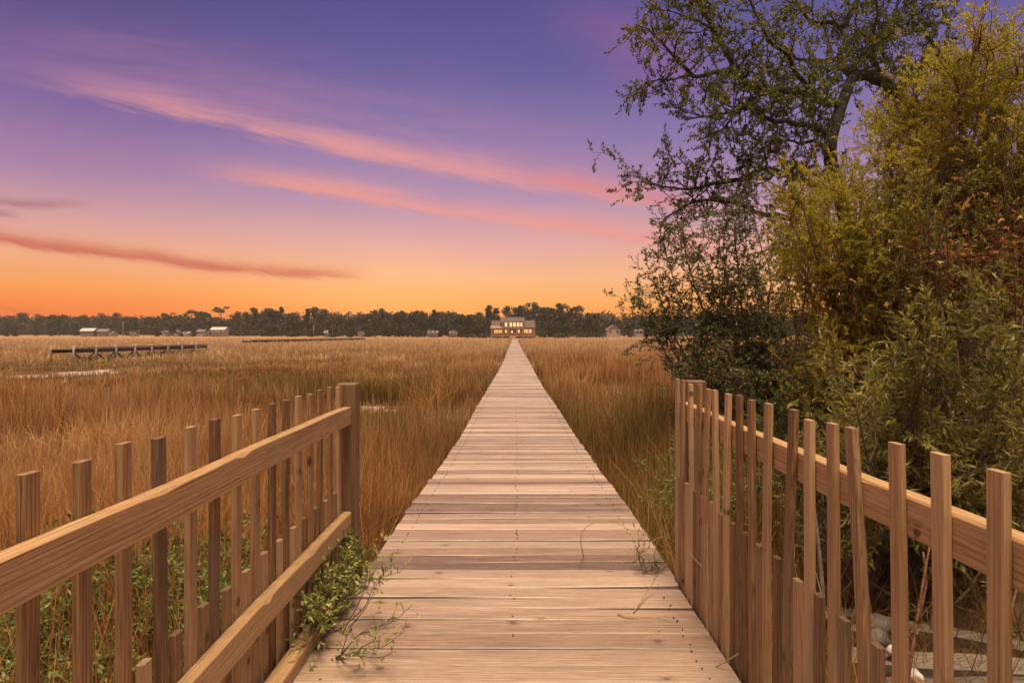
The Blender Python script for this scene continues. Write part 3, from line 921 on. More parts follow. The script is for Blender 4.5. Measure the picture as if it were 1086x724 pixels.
# ------------------------------------------------------------------ bushes
def bush(name, label, cat, base, targets, par, stem_r, wmat, lmat, shape='oval', group=None, curl=.25, lname='foliage'):
    """base: list of stem feet; targets: list of stem tips (world points)"""
    b0 = np.mean(np.array(base), axis=0)
    root = empty(name, b0, label, cat, group)
    w = MB(); lv = Leaves()
    for tgt in targets:
        s = base[rs.randint(len(base))] + np.array([rs.normal(0, .05), rs.normal(0, .05), -.1])
        tgt = np.asarray(tgt)
        v = tgt - s; L = np.linalg.norm(v)
        side = rs.normal(0, .09 * L, 3)
        mid = s + v * .45 + np.array([0, 0, .10 * L]) + side
        if par.get('clump'):
            for _ in range(par['clump']):
                a = unit(rs.normal(0, 1, 3) + np.array([0, -.25, .35]))
                sub = wander(tgt - v / L * rs.uniform(0, .35), a, rs.uniform(*par['sub_len']) * 1.05, 5, .2, par.get('sub_up', .03))
                w.tube(sub, np.linspace(par['sub_r'] * .7, par['sub_r'] * .25, 6), 4, cap=False)
                for j in range(max(2, int(par['twigs_per_m'] * .55))):
                    f2 = rs.uniform(.3, 4.99); kk = int(f2); tan2 = unit(sub[kk + 1] - sub[kk])
                    a2 = rs.normal(0, 1, 3)
                    leafy_twig(w, lv, sub[kk] + (sub[kk + 1] - sub[kk]) * (f2 - kk), unit(tan2 * .8 + unit(a2)), rs.uniform(*par['twig_len']), par['sub_r'] * .3, int(par['leaves'] * rs.uniform(.6, 1.2)), par['ll'], par['lw'], par.get('twig_up', .05), spread=par.get('spread', .9))
        branchy(w, lv, [s, s + v * .18 + side * .3 + np.array([0, 0, .06 * L]), mid, s + v * .75 + side * .5, tgt], stem_r * rs.uniform(.7, 1.1), stem_r * .25, par, 5, par.get('leaf_from', .25))
    finish_plant(root, w, 'stems', wmat, lv, lname, lmat, shape, curl)
    print(name, 'leaves', len(lv.p))
    return root


def foot(x, y): return np.array([x, y, float(ground_z(x, y))])


# dark small-leaved shrub tree, left edge of the thicket
D = 8.0
tg = [P(a, b, D + rs.uniform(-.9, .9)) for a, b in
      [(722, 232), (706, 268), (694, 300), (702, 330), (725, 350), (722, 385), (740, 415), (752, 448), (740, 262), (760, 236), (778, 222), (800, 232), (826, 240), (850, 262),
       (745, 300), (770, 290), (800, 280), (830, 300), (850, 330), (765, 340), (800, 330), (780, 385), (810, 380), (845, 390), (790, 430), (820, 440), (765, 470), (800, 470), (840, 470), (870, 420), (880, 350), (735, 330), (755, 400),
       (672, 322), (690, 345)]]
bush('wax_myrtle', 'dark small-leaved shrub tree leaning over the marsh behind the far fence post', 'shrub', [foot(3.5, 8.1), foot(3.3, 8.3), foot(3.7, 8.0)], tg,
     dict(per_m=8.0, sub_len=(.22, .7), sub_r=.007, twigs_per_m=12, twig_len=(.10, .26), leaves=16, ll=.045, lw=.021, up=.1, wig=.25, jit=.01, leaf_from=.3, clump=4), .026, M_STEM, M_MYRTLE)

# yellow-olive bush, the large one
D = 5.6
tg = [P(a, b, D + rs.uniform(-.7, .8)) for a, b in
      [(836, 232), (850, 212), (868, 200), (884, 196), (900, 182), (915, 205), (862, 250), (880, 240), (905, 235), (930, 215), (845, 285), (870, 290), (900, 280), (930, 262), (950, 240),
       (945, 190), (955, 165), (938, 130), (950, 105), (965, 95), (980, 120), (975, 75), (990, 150), (985, 190), (1000, 200), (960, 215), (860, 330), (890, 330), (925, 320), (960, 290), (990, 250), (960, 340), (900, 380), (935, 375),
       (870, 370), (985, 310), (1010, 280), (1020, 330), (850, 400), (880, 420), (1000, 90), (1005, 130),
       (1015, 215), (1035, 190), (1050, 225), (1075, 200), (1020, 250), (1045, 270), (1080, 270), (1100, 220), (1120, 270), (1060, 310), (1100, 320), (1130, 200), (925, 240), (890, 215), (905, 260), (970, 165), (940, 160), (835, 250), (845, 265), (858, 225), (1040, 350), (940, 310), (915, 345)]]
bush('olive_shrub', 'big yellow-green shrub with upright feathery shoots rising above the fence', 'shrub', [foot(3.3, 5.5), foot(3.6, 5.8), foot(3.9, 5.6)], tg,
     dict(per_m=4.5, sub_len=(.2, .5), sub_r=.006, twigs_per_m=14, twig_len=(.08, .17), leaves=24, ll=.031, lw=.0105, up=.3, wig=.2, sub_up=.07, twig_up=.12, fwd=.5, leaf_from=.5, spread=.65, clump=9), .022, M_REDSTEM, M_YELLOW)

D = 5.0
tg = [P(a, b, D + rs.uniform(-.4, .6)) for a, b in
      [(1040, 22), (1052, 40), (1028, 60), (1015, 85), (1060, 70), (1075, 95), (1035, 100), (1020, 130), (1050, 130), (1080, 140), (1010, 160), (1040, 165), (1070, 180), (1100, 60), (1110, 120), (1120, 30), (1095, 160), (1085, 50), (1140, 90), (1160, 150)]]
bush('olive_shrub', 'tall slender shrub with reddish stem and golden feathery top at the upper right', 'shrub', [foot(4.0, 5.0), foot(4.15, 5.1)], tg,
     dict(per_m=5.0, sub_len=(.2, .5), sub_r=.007, twigs_per_m=14, twig_len=(.08, .18), leaves=24, ll=.029, lw=.0095, up=.4, wig=.2, sub_up=.08, twig_up=.12, fwd=.6, leaf_from=.6, spread=.65, clump=9), .02, M_REDSTEM, M_YELLOW)

# red-leaved vine thicket with gum leaves
D = 4.3
tg = [P(a, b, D + rs.uniform(-.4, .5)) for a, b in
      [(1005, 235), (1075, 228), (1085, 250), (1045, 262), (1070, 285), (1095, 270), (1020, 280), (1110, 240), (1060, 240)]]
bush('red_vine', 'red and rust leaved sapling among the olive shrubs', 'shrub', [foot(3.4, 4.3), foot(3.6, 4.4)], tg,
     dict(per_m=4.5, sub_len=(.15, .4), sub_r=.005, twigs_per_m=10, twig_len=(.08, .2), leaves=9, ll=.042, lw=.015, up=.2, wig=.3, leaf_from=.7, clump=2), .011, M_REDSTEM, M_REDLEAF)

D = 4.7
tg = [P(a, b, D + rs.uniform(-.3, .4)) for a, b in
      [(965, 200), (985, 225), (1000, 190), (1020, 180), (1045, 195), (1070, 175), (1090, 190), (970, 250), (995, 265), (1015, 240), (1035, 225), (1065, 255), (1090, 225), (1030, 290), (1060, 300), (1090, 310), (985, 300), (1010, 320), (1110, 270), (1130, 220), (1120, 180), (945, 280), (960, 320), (1040, 330), (1075, 345)]]
bush('olive_shrub', 'mottled green-gold shrub mingled with the red-leaved sapling', 'shrub', [foot(3.6, 4.7), foot(3.8, 4.8)], tg,
     dict(per_m=3.0, sub_len=(.2, .45), sub_r=.005, twigs_per_m=12, twig_len=(.10, .2), leaves=20, ll=.032, lw=.0115, up=.3, wig=.2, sub_up=.05, twig_up=.1, fwd=.5, leaf_from=.6, spread=.7, clump=6), .016, M_REDSTEM, M_OLIVE)

# narrow-leaved bush just behind the fence
D = 3.3
tg = [P(a, b, D + rs.uniform(-.6, .8)) for a, b in
      [(875, 440), (890, 400), (905, 420), (920, 385), (940, 400), (955, 365), (975, 385), (995, 350), (1015, 370), (1040, 345), (1065, 360), (1085, 335), (900, 460), (930, 440), (960, 430), (990, 420), (1020, 410), (1050, 400), (1080, 395),
       (950, 470), (985, 465), (1015, 460), (1045, 450), (1075, 445), (1100, 420), (1120, 370), (1120, 460), (1140, 420), (1160, 380), (975, 500), (1010, 505), (1050, 500), (1085, 500), (1110, 520), (925, 480), (890, 480), (1000, 330), (1060, 310), (1100, 300), (1150, 320), (1180, 440)]]
bush('narrow_leaved_shrub', 'olive shrub with long narrow leaves pressing against the fence rail', 'shrub', [foot(2.25, 3.4), foot(2.5, 3.6), foot(2.0, 3.5)], tg,
     dict(per_m=8.5, sub_len=(.15, .42), sub_r=.0045, twigs_per_m=13, twig_len=(.08, .2), leaves=17, ll=.052, lw=.0105, up=.25, wig=.25, leaf_from=.3, spread=.8), .013, M_STEM, M_OLIVE, 'long', curl=.35)

# mid thicket filling the depth between the bushes
D = 6.6
tg = [P(a, b, D + rs.uniform(-.9, .9)) for a, b in
      [(880, 330), (910, 350), (950, 340), (990, 320), (1030, 300), (1070, 310), (870, 400), (900, 420), (940, 400), (980, 390), (1020, 380), (1060, 370), (1100, 360), (880, 460), (920, 460), (960, 450), (1000, 440), (1040, 430), (1080, 420), (1120, 400), (1010, 240), (1050, 250), (1090, 240), (1130, 260), (1160, 330), (1150, 200), (1110, 180), (1190, 250)]]
bush('thicket_shrub', 'dense dark shrub in the shade behind the olive shrubs', 'shrub', [foot(4.3, 6.6), foot(4.9, 6.8), foot(5.4, 6.4)], tg,
     dict(per_m=8, sub_len=(.25, .7), sub_r=.008, twigs_per_m=10, twig_len=(.12, .28), leaves=16, ll=.06, lw=.028, up=.15, wig=.25, leaf_from=.15), .03, M_STEM, M_MYRTLE)

# low shrub closing the gap below the narrow-leaved one
D = 4.4
tg = [P(a, b, D + rs.uniform(-.5, .5)) for a, b in
      [(830, 500), (860, 510), (890, 500), (920, 520), (950, 510), (980, 530), (1010, 520), (1040, 540), (1070, 530), (1100, 540), (850, 550), (890, 560), (930, 560), (970, 570), (1010, 570), (1050, 580), (1090, 580), (1130, 560), (1150, 600), (1000, 600), (950, 600), (900, 590)]]
bush('thicket_shrub', 'dark low shrub filling the shade beneath the long-leaved shrub', 'shrub', [foot(2.4, 4.3), foot(3.1, 4.4), foot(3.7, 4.3)], tg,
     dict(per_m=8, sub_len=(.2, .5), sub_r=.006, twigs_per_m=10, twig_len=(.10, .24), leaves=14, ll=.06, lw=.026, up=.15, wig=.25, leaf_from=.15), .02, M_STEM, M_MYRTLE)

# fresh green bush by the far post
D = 5.4
tg = [P(a, b, D + rs.uniform(-.4, .4)) for a, b in [(812, 418), (830, 405), (850, 398), (868, 410), (840, 425), (860, 432), (880, 428), (820, 440), (800, 450), (845, 455), (870, 455), (890, 445), (785, 470), (810, 475), (780, 445)]]
bush('green_bush', 'fresh green leafy bush showing above the far end of the fence rail', 'bush', [foot(2.3, 5.4), foot(2.5, 5.5)], tg,
     dict(per_m=6.5, sub_len=(.15, .4), sub_r=.005, twigs_per_m=10, twig_len=(.08, .2), leaves=16, ll=.046, lw=.019, up=.3, wig=.25, leaf_from=.2), .014, M_STEM, M_GREEN)

# weedy green bushes in the grass beside the far post and behind the other fence
for (cx, cy, rx, h, lab) in [(-1.75, 3.3, .42, .62, 'low green bush seen between the pickets midway along the weedy fence'),
                             (-2.35, 3.0, .40, .50, 'low yellow-flecked green bush behind the nearest pickets in dry straw'),
                             (-1.30, 2.75, .25, .50, 'narrow green bush close behind the short pickets'),
                             (-1.85, 2.3, .38, .34, 'spreading green weed low behind the nearest tall pickets'),
                             (1.55, 5.0, .35, .75, 'straggly green weed in brown grass left of the far leaning-picket post'),
                             (1.9, 6.6, .4, .9, 'tall olive weed in the grass between boardwalk and dark shrub tree')]:
    f0 = foot(cx, cy)
    tg = [f0 + np.array([rs.normal(0, rx * .6), rs.normal(0, rx * .6), h * rs.uniform(.4, 1.05)]) for k in range(34)]
    bush('green_bush', lab, 'bush', [f0], tg, dict(per_m=12, sub_len=(.08, .25), sub_r=.003, twigs_per_m=18, twig_len=(.05, .13), leaves=11, ll=.036, lw=.015, up=.4, wig=.25, leaf_from=.1), .006, M_STEM, M_GREEN)


# gum leaves caught among the shrubs: single leaves one could pick off
def gum_sprig():
    spots = [(1024, 218, 3.9, 26), (905, 298, 4.6, 18), (940, 322, 4.6, 12), (880, 262, 4.8, 12), (1009, 256, 4.2, 14), (997, 278, 4.2, 11), (978, 307, 4.2, 13), (1000, 295, 4.2, 9), (1062, 233, 4.0, 13),
             (1066, 242, 4.0, 12), (1040, 122, 4.4, 12), (1054, 126, 4.4, 12), (1068, 127, 4.4, 11), (1077, 123, 4.4, 10), (1012, 189, 4.2, 14), (985, 180, 4.4, 10), (995, 150, 4.5, 12), (1018, 170, 4.3, 15),
             (1063, 255, 4.0, 13), (1075, 258, 4.0, 13), (1056, 268, 4.0, 12), (975, 182, 4.4, 11), (955, 262, 4.4, 11), (800, 283, 6.9, 18), (770, 360, 7, 9), (1082, 230, 4.0, 14), (1001, 200, 4.3, 10), (1075, 345, 3.9, 10)]
    root = empty('gum_sapling', foot(3.1, 4.15), 'thin leafless sapling holding scattered orange and yellow star-shaped leaves', 'sapling')
    w = MB(); lv = Leaves(); far = []
    for (a, b_, d, s) in spots:
        if d > 6: continue
        d = d - (1.15 if d > 4.1 else .85); p = P(a, b_, d)
        s0 = np.array(root.location) + np.array([rs.normal(0, .05), rs.normal(0, .05), -.1])
        v = p - s0
        path = smooth_path([s0, s0 + v * .3 + np.array([rs.normal(0, .1), rs.normal(0, .1), .25]), s0 + v * .7 + rs.normal(0, .1, 3), p], .1)
        w.tube(path, np.linspace(.007, .0018, len(path)), 4, cap=False)
        lv.add(p, unit(np.array([rs.normal(0, .6), -.25, rs.normal(0, .6)])), s * 1.05 * d / F, .01)
    off = -Vector(root.location)
    o = w.build('stems', M_STEM, root, True); o.location = off
    # leaves face the light and the open marsh
    m = lv.mesh('leaves', shape='star', curl=.5)
    o = link('leaves', m, M_STAR, root); o.location = off


gum_sprig()


# ------------------------------------------------------------------ things low in the thicket
def stalks(name, label, cat, pts_list, rad, mat, group=None):
    b0 = np.array(pts_list[0][0]); root = empty(name, b0, label, cat, group)
    mb = MB()
    for pts in pts_list:
        pts = smooth_path(pts, .06)
        mb.tube(pts, np.linspace(rad, rad * .5, len(pts)), 6)
    o = mb.build('stem', mat, root, True); o.location = -Vector(root.location)
    return root


stalks('dead_branch', 'pale bare branch leaning in the dark gap behind the fence', 'branch', [[P(874, 655, 2.75), P(869, 590, 2.8), P(864, 545, 2.85), P(858, 505, 2.9)]], .013, M_PALE)
stalks('dead_branch', 'thin brown forked stick rising beside the weathered timbers', 'branch', [[P(962, 724, 2.2), P(972, 660, 2.25), P(982, 600, 2.3), P(990, 560, 2.35)], [P(972, 660, 2.25), P(982, 620, 2.3), P(979, 585, 2.3)]], .007, M_REDSTEM)
stalks('dead_branch', 'thin reddish stick behind the nearest picket on the bush side', 'branch', [[P(1068, 690, 2.0), P(1074, 640, 2.05), P(1086, 600, 2.1)]], .005, M_REDSTEM)


def timber(a, b_, w, h, lab):
    p, q = np.array(a), np.array(b_)
    root = empty('driftwood_plank', p, lab, 'plank', 'bleached planks on the shore')
    mb = MB()
    n = 12; t = (q - p); L = np.linalg.norm(t); t = t / L
    s = unit(np.cross(t, [0, 0, 1.0])); u = np.cross(s, t); V = []
    for i in range(n + 1):
        c = p + t * L * i / n + u * .003 * math.sin(i * .9)
        k = 1 - .03 * rs.rand()
        for (x_, y_) in ((-1, -1), (1, -1), (1, .8), (.8, 1), (-.8, 1), (-1, .8)): V.append(c + s * x_ * w / 2 * k + u * y_ * h / 2)
    Q = []
    for a_ in range(n):
        for b2 in range(6): Q.append([a_ * 6 + b2, a_ * 6 + (b2 + 1) % 6, a_ * 6 + 6 + (b2 + 1) % 6, a_ * 6 + 6 + b2])
    T = [[0, k + 1, k] for k in range(1, 5)] + [[n * 6, n * 6 + k, n * 6 + k + 1] for k in range(1, 5)]
    mb.add(V, Q, T)
    o = mb.build('plank', M_PALE, root); o.location = -Vector(root.location)


timber(P(880, 650, 3.1), P(1090, 690, 2.65), .10, .05, 'bleached plank lying furthest back under the bush')
timber(P(890, 698, 2.6), P(1100, 712, 2.35), .14, .05, 'middle bleached plank under the bush, dark knot hole in its face')
timber(P(910, 735, 2.35), P(1110, 735, 2.1), .16, .05, 'nearest bleached plank, lying at the foot of the fence')
timber(P(905, 672, 2.75), P(935, 654, 2.95), .06, .03, 'short pale broken plank lying crosswise on the shore')
# rubble of pale stones between the planks
for i, (a, b_, d, s, lab) in enumerate([(925, 676, 2.75, .06, 'dark grey rounded stone beside the broken plank'), (952, 690, 2.5, .035, 'small pale stone in front of the middle plank'), (965, 716, 2.3, .04, 'white pebble below the forked stick'), (936, 664, 2.85, .05, 'grey stone touching the short broken plank')]):
    root = MB(); n = 8; V = []
    c = P(a, b_, d)
    us = np.linspace(0, PI, 7); vs = np.arange(10) * 2 * PI / 10
    for u in us:
        for v in vs:
            k = 1 + .18 * math.sin(3 * v + i) * math.sin(2 * u + i)
            V.append(c + s * k * np.array([math.sin(u) * math.cos(v) * 1.3, math.sin(u) * math.sin(v), .65 * math.cos(u)]))
    Q = [[a_ * 10 + k, (a_ + 1) * 10 + k, (a_ + 1) * 10 + (k + 1) % 10, a_ * 10 + (k + 1) % 10] for a_ in range(6) for k in range(10)]
    root.add(V, Q)
    o = root.build('stone', plain('stone_%d' % i, (.12, .10, .09) if i in (0, 3) else (.55, .5, .45), .9, .3, 12), smooth=True)
    tag(o, lab, 'stone', 'stones under the bush')


# dry undergrowth in the dark gap under the bushes
def undergrowth():
    n = 3500
    x = 1.05 + rs.gamma(2.0, .5, n); y = rs.uniform(1.3, 5.4, n)
    k = x < 4.2; x = x[k]; y = y[k]; n = len(x)
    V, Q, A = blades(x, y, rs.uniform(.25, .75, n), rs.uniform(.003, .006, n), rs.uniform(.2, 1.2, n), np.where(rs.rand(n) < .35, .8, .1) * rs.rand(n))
    A[:, 2] *= .4; A[:, 1] *= .35  # stalk colour darkened, painting in the shade under the bushes
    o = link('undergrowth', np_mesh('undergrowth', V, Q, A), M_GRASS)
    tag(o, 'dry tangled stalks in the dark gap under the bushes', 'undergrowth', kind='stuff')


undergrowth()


# ------------------------------------------------------------------ weeds on and beside the deck
def weed(label, base, tips, ll, lw, nl, mat=None, r=.0025, name='weed', leaf_from=.15, spread=.8):
    root = empty(name, base, label, 'weed')
    w = MB(); lv = Leaves()
    for tp in tips:
        tp = np.asarray(tp); base_ = np.asarray(base) + rs.normal(0, .008, 3) * np.array([1, 1, 0])
        v = tp - base_; L = np.linalg.norm(v)
        path = smooth_path([base_, base_ + v * .35 + rs.normal(0, .08 * L, 3) * np.array([1, 1, .6]) + np.array([0, 0, .05 * L]), base_ + v * .7 + rs.normal(0, .05 * L, 3), tp], .02)
        path[:, 2] = np.maximum(path[:, 2], .004 if abs(base_[0]) < .82 else -9)
        w.tube(path, np.linspace(r, r * .4, len(path)), 4, cap=False)
        k1 = max(2, int(L * 26))
        for i in range(k1):
            t = leaf_from + (1 - leaf_from) * (i + rs.rand()) / k1
            f = t * (len(path) - 1); k = min(int(f), len(path) - 2)
            q = path[k]; tan = unit(path[k + 1] - path[k])
            a = rs.normal(0, 1, 3); a -= tan * (a @ tan)
            leafy_twig(w, lv, q, unit(tan * .7 + unit(a) + np.array([0, 0, .3])), rs.uniform(.03, .09), r * .4, max(2, int(nl * rs.uniform(.6, 1.3))), ll, lw, .1, spread=spread)
    off = -Vector(root.location)
    o = w.build('stems', M_STEM, root, True); o.location = off
    o = link('leaves', lv.mesh('leaves'), mat or M_WEED, root); o.location = off


bx = np.array([-.735, 2.35, .01])
weed('bushy pale green weed smothering the toe board below the lower rail', np.array([-.755, 2.45, .01]),
     [np.array([-.775 + rs.uniform(-.02, .07), 2.45 + rs.uniform(-.36, .30), rs.uniform(.05, .27)]) for _ in range(54)], .022, .009, 9, M_WEED)
weed('darker green weed rising at the foot of the left end post', np.array([-.752, 2.84, .0]),
     [np.array([-.755 + rs.uniform(-.02, .07), 2.84 + rs.uniform(-.12, .06), rs.uniform(.05, .26)]) for _ in range(12)], .028, .013, 8, M_GREEN)
weed('tall leafy sprig standing up from the deck edge near the left post', np.array([-.69, 2.36, .0]),
     [P(410, 572, 2.45), P(418, 590, 2.45), P(400, 600, 2.5), P(425, 606, 2.42)], .028, .010, 5, M_WEED, leaf_from=.5)
weed('straggling sprig sprawled across the near deck boards', np.array([-.64, 2.18, .0]),
     [P(438, 640, 2.2), P(430, 668, 2.1), P(400, 690, 2.05), P(415, 655, 2.2), P(385, 700, 2.02), P(375, 660, 2.2), P(420, 690, 2.05)], .025, .009, 4, M_WEED, leaf_from=.35)
weed('green grassy weed poking up through the boards by the right post', np.array([.64, 2.98, -.02]),
     [P(a, b_, 3.0) for a, b_ in [(680, 570), (690, 566), (700, 575), (705, 590), (675, 580), (712, 600)]], .05, .006, 5, M_GREEN)


def twig_on_deck(label, pts):
    root = empty('dry_twig', pts[0], label, 'twig', 'dry stems lying over the deck')
    mb = MB(); pp = smooth_path(pts, .03)
    mb.tube(pp, np.linspace(.0028, .0012, len(pp)), 4)
    o = mb.build('stem', M_DRYSTEM, root, True); o.location = -Vector(root.location)


def dk(px_, py_, lift=.006):
    """point on the deck surface"""
    d = F * EYE / (py_ - HY); p = P(px_, py_, d); p[2] = float(deck_z(p[1])) + lift
    return p


twig_on_deck('dry stem leaning from the deck to the right post base', [dk(672, 650), P(690, 622, 2.72), P(703, 600, 2.75)])
twig_on_deck('long dry stem crossing the seam toward the pickets', [dk(698, 670), P(722, 652, 2.6), P(746, 634, 2.62)])
twig_on_deck('arched dry stem curling over the boards right of the centre', [dk(619, 590), P(616, 572, 3.0), P(622, 558, 3.05), P(650, 553, 3.05), P(690, 575, 3.0)])
twig_on_deck('dry straw stem lying flat along a board near the right edge', [dk(655, 652), dk(668, 656), dk(690, 655), dk(712, 660)])
twig_on_deck('pale dry stem slanting over the near right pickets', [P(752, 710, 2.15), P(775, 698, 2.1), P(808, 676, 2.08), P(812, 680, 2.08)])
twig_on_deck('pale dry stem poking out between the short pickets', [P(731, 586, 2.55), P(740, 596, 2.5), P(748, 604, 2.45)])
twig_on_deck('bent grass stem hanging over the edge behind the right post', [P(756, 588, 3.2), P(722, 577, 3.1), P(704, 569, 3.05), P(690, 574, 3.0)])


# ------------------------------------------------------------------ old docks in the marsh
def dock(label, p0, p1, nposts, wid, zdeck, ph, brace=True, mats=(M_DOCKD, M_DOCKP)):
    root = empty('old_dock', (p0[0], p0[1], zdeck), label, 'dock')
    off = -Vector(root.location)
    p0 = np.array(p0, float); p1 = np.array(p1, float); L = np.linalg.norm(p1 - p0); t = (p1 - p0) / L; s = np.array([-t[1], t[0]])
    def W(a, b_, z): q = p0 + t * a + s * b_; return np.array([q[0], q[1], z])
    mb = MB(); a = 0.0
    while a < L:
        mb.bar(W(a, -wid / 2, zdeck + rs.normal(0, .012)), W(a, wid / 2, zdeck + rs.normal(0, .012)), .24, .05); a += .26
    o = mb.build('deck', mats[0], root); o.location = off
    for sd in (-1, 1):
        mb = MB(); mb.bar(W(0, sd * wid * .46, zdeck - .15), W(L, sd * wid * .46, zdeck - .15), .06, .22)
        o = mb.build('side_beam', mats[0], root); o.location = off
    for i in range(nposts):
        a = L * i / (nposts - 1)
        for sd in (-1, 1):
            q = W(a, sd * wid * .55, 0); g = float(ground_z(q[0], q[1]))
            mb = MB(); top = zdeck + ph * rs.uniform(.85, 1.1)
            q[2] = g - .4; q2 = q.copy(); q2[2] = top; q2[:2] += rs.normal(0, .03, 2)
            mb.tube([q, q2], [.075, .07], 8)
            o = mb.build('piling', mats[1], root, True); o.location = off
        if i + 1 < nposts and brace:
            a2 = L * (i + 1) / (nposts - 1)
            mb = MB(); mb.bar(W(a + .1, -wid * .5, zdeck - .25), W((a + a2) / 2, -wid * .5, -.95), .05, .12)
            mb.bar(W(a2 - .1, -wid * .5, zdeck - .25), W((a + a2) / 2, -wid * .5, -.95), .05, .12)
            o = mb.build('brace', mats[0], root); o.location = off
    if ph > .25:
        mb = MB(); mb.bar(W(0, -wid * .55 - .13, zdeck + .12), W(L, -wid * .55 - .13, zdeck + .12), .04, .12)
        o = mb.build('handrail', mats[1], root); o.location = off
    return root


q0 = P(66, 372, 46); q1 = P(212, 366, 64)
dock('weathered dock on pale pilings standing in the grass left of the boardwalk', q0[:2], q1[:2], 9, 1.7, .0, .30)
q0 = P(262, 364.5, 105); q1 = P(384, 360.5, 165)
dock('distant low pier with many short dark pilings in front of the tree line', q0[:2], q1[:2], 22, 1.5, .02, .28, False, (M_DOCKD, M_DOCKD))

# ------------------------------------------------------------------ far trees: a few kinds, copied
def far_crown(blobs, n, size, jit=.5):
    """a crown of many small leaf clumps spread through uneven blobs"""
    lv = []
    for (cx, cy, cz, r, rz, k) in blobs:
        m = int(n * k)
        d = rs.normal(0, 1, (m, 3)); d /= np.linalg.norm(d, axis=1)[:, None]
        rad = rs.rand(m) ** .45
        p = d * rad[:, None] * np.array([r, r, rz]) + np.array([cx, cy, cz]) + rs.normal(0, .15, (m, 3)) * r * jit
        lv.append(p)
    p = np.concatenate(lv); n = len(p)
    a = rs.normal(0, 1, (n, 3)); a /= np.linalg.norm(a, axis=1)[:, None]
    b_ = rs.normal(0, 1, (n, 3)); b_ -= a * (a * b_).sum(1)[:, None]; b_ /= np.linalg.norm(b_, axis=1)[:, None]
    s = size * rs.uniform(.5, 1.4, (n, 1))
    V = np.stack([p - a * s, p + b_ * s * .6, p + a * s, p - b_ * s * .7], 1).reshape(-1, 3)
    Q = (np.arange(n) * 4)[:, None] + np.array([[0, 1, 2, 3]])
    return V, Q


def far_tree_proto(kind, seed):
    r = np.random.RandomState(seed)
    root = empty('pine_tree' if kind == 'pine' else 'broadleaf_tree', (0, 0, 0))
    w = MB()
    if kind == 'pine':
        H = 15; blobs = []
        w.tube([[0, 0, -.5], [.1, 0, 5], [.0, .1, 10], [.15, 0, H - 1]], [.28, .22, .16, .05], 6)
        for k in range(8):
            z = (.42 + .54 * k / 7) * H; a = r.rand() * 6.28; q = r.uniform(.3, 2.2) * (1.15 - .6 * (z / H))
            blobs.append((q * math.cos(a), q * math.sin(a), z, r.uniform(1.2, 2.0), r.uniform(.8, 1.3), 1 / 8))
            w.tube([[0, 0, z - .8], [q * math.cos(a) * .6, q * math.sin(a) * .6, z - .3], [q * math.cos(a), q * math.sin(a), z]], [.09, .06, .03], 4)
        V, Q = far_crown(blobs, 1000, .38); mat = M_FARPINE
    elif kind == 'umbrella':
        H = 15; blobs = []
        w.tube([[0, 0, -.5], [.2, 0, 6], [.1, .1, 11], [.2, 0, H - 1.5]], [.26, .2, .16, .08], 6)
        for k in range(7):
            z = r.uniform(.82, .98) * H; a = k * .9; q = r.uniform(.8, 3.0)
            blobs.append((q * math.cos(a), q * math.sin(a), z, r.uniform(1.2, 1.8), r.uniform(.5, .9), 1 / 7))
            w.tube([[.1, 0, z - 2.4], [q * math.cos(a) * .6, q * math.sin(a) * .6, z - .8], [q * math.cos(a), q * math.sin(a), z]], [.1, .07, .03], 4)
        V, Q = far_crown(blobs, 520, .33); mat = M_FARPINE
    elif kind == 'oak':
        H = 11; blobs = []
        w.tube([[0, 0, -.5], [.1, 0, 2], [.0, .2, 5], [.1, 0, 8]], [.4, .32, .24, .08], 6)
        for k in range(11):
            a = r.rand() * 6.28; q = r.uniform(.4, 3.6); z = r.uniform(.28, .88) * H
            q *= 1.15 - .6 * abs(z / H - .45)
            blobs.append((q * math.cos(a), q * math.sin(a), z, r.uniform(1.2, 2.3), r.uniform(.9, 1.6), 1 / 11))
            w.tube([[0, 0, max(1.5, z - 3)], [q * math.cos(a) * .5, q * math.sin(a) * .5, z - 1], [q * math.cos(a), q * math.sin(a), z]], [.14, .09, .04], 4)
        V, Q = far_crown(blobs + [(rs.normal(0, 1.6), rs.normal(0, 1.6), 1.6, 2.6, 1.6, .2)], 1300, .46); mat = M_FARLEAF
    else:                                                           # thin, half bare
        H = 12; blobs = []
        w.tube([[0, 0, -.5], [.1, 0, 3], [-.1, .2, 7], [.1, 0, H - 1]], [.22, .18, .12, .04], 6)
        for k in range(12):
            a = r.rand() * 6.28; z = r.uniform(.35, .95) * H; q = r.uniform(.5, 2.4)
            blobs.append((q * math.cos(a), q * math.sin(a), z, r.uniform(1.1, 1.8), r.uniform(.9, 1.5), 1 / 12))
            w.tube([[0, 0, z - 2], [q * math.cos(a) * .5, q * math.sin(a) * .5, z - .8], [q * math.cos(a), q * math.sin(a), z + .5]], [.08, .05, .02], 4)
        V, Q = far_crown(blobs + [(0, 0, 2.0, 2.4, 2.0, .3)], 950, .36, .7); mat = M_FARLEAF2
    w.build('trunk', M_FARBARK, root, True)
    link('crown', np_mesh('crown', V, Q), mat, root)
    return root


LABS = {'pine': 'dark tall pine in the far tree line across the marsh', 'oak': 'rounded broadleaf tree in the far tree line across the marsh', 'thin': 'thin brownish half-bare tree in the far tree line', 'umbrella': 'high-crowned pine standing above the far tree line'}
PROTO = {k: [far_tree_proto(k, 31 * i + len(k)) for i in range(3 if k != 'umbrella' else 2)] for k in ('pine', 'oak', 'thin', 'umbrella')}
used = set()


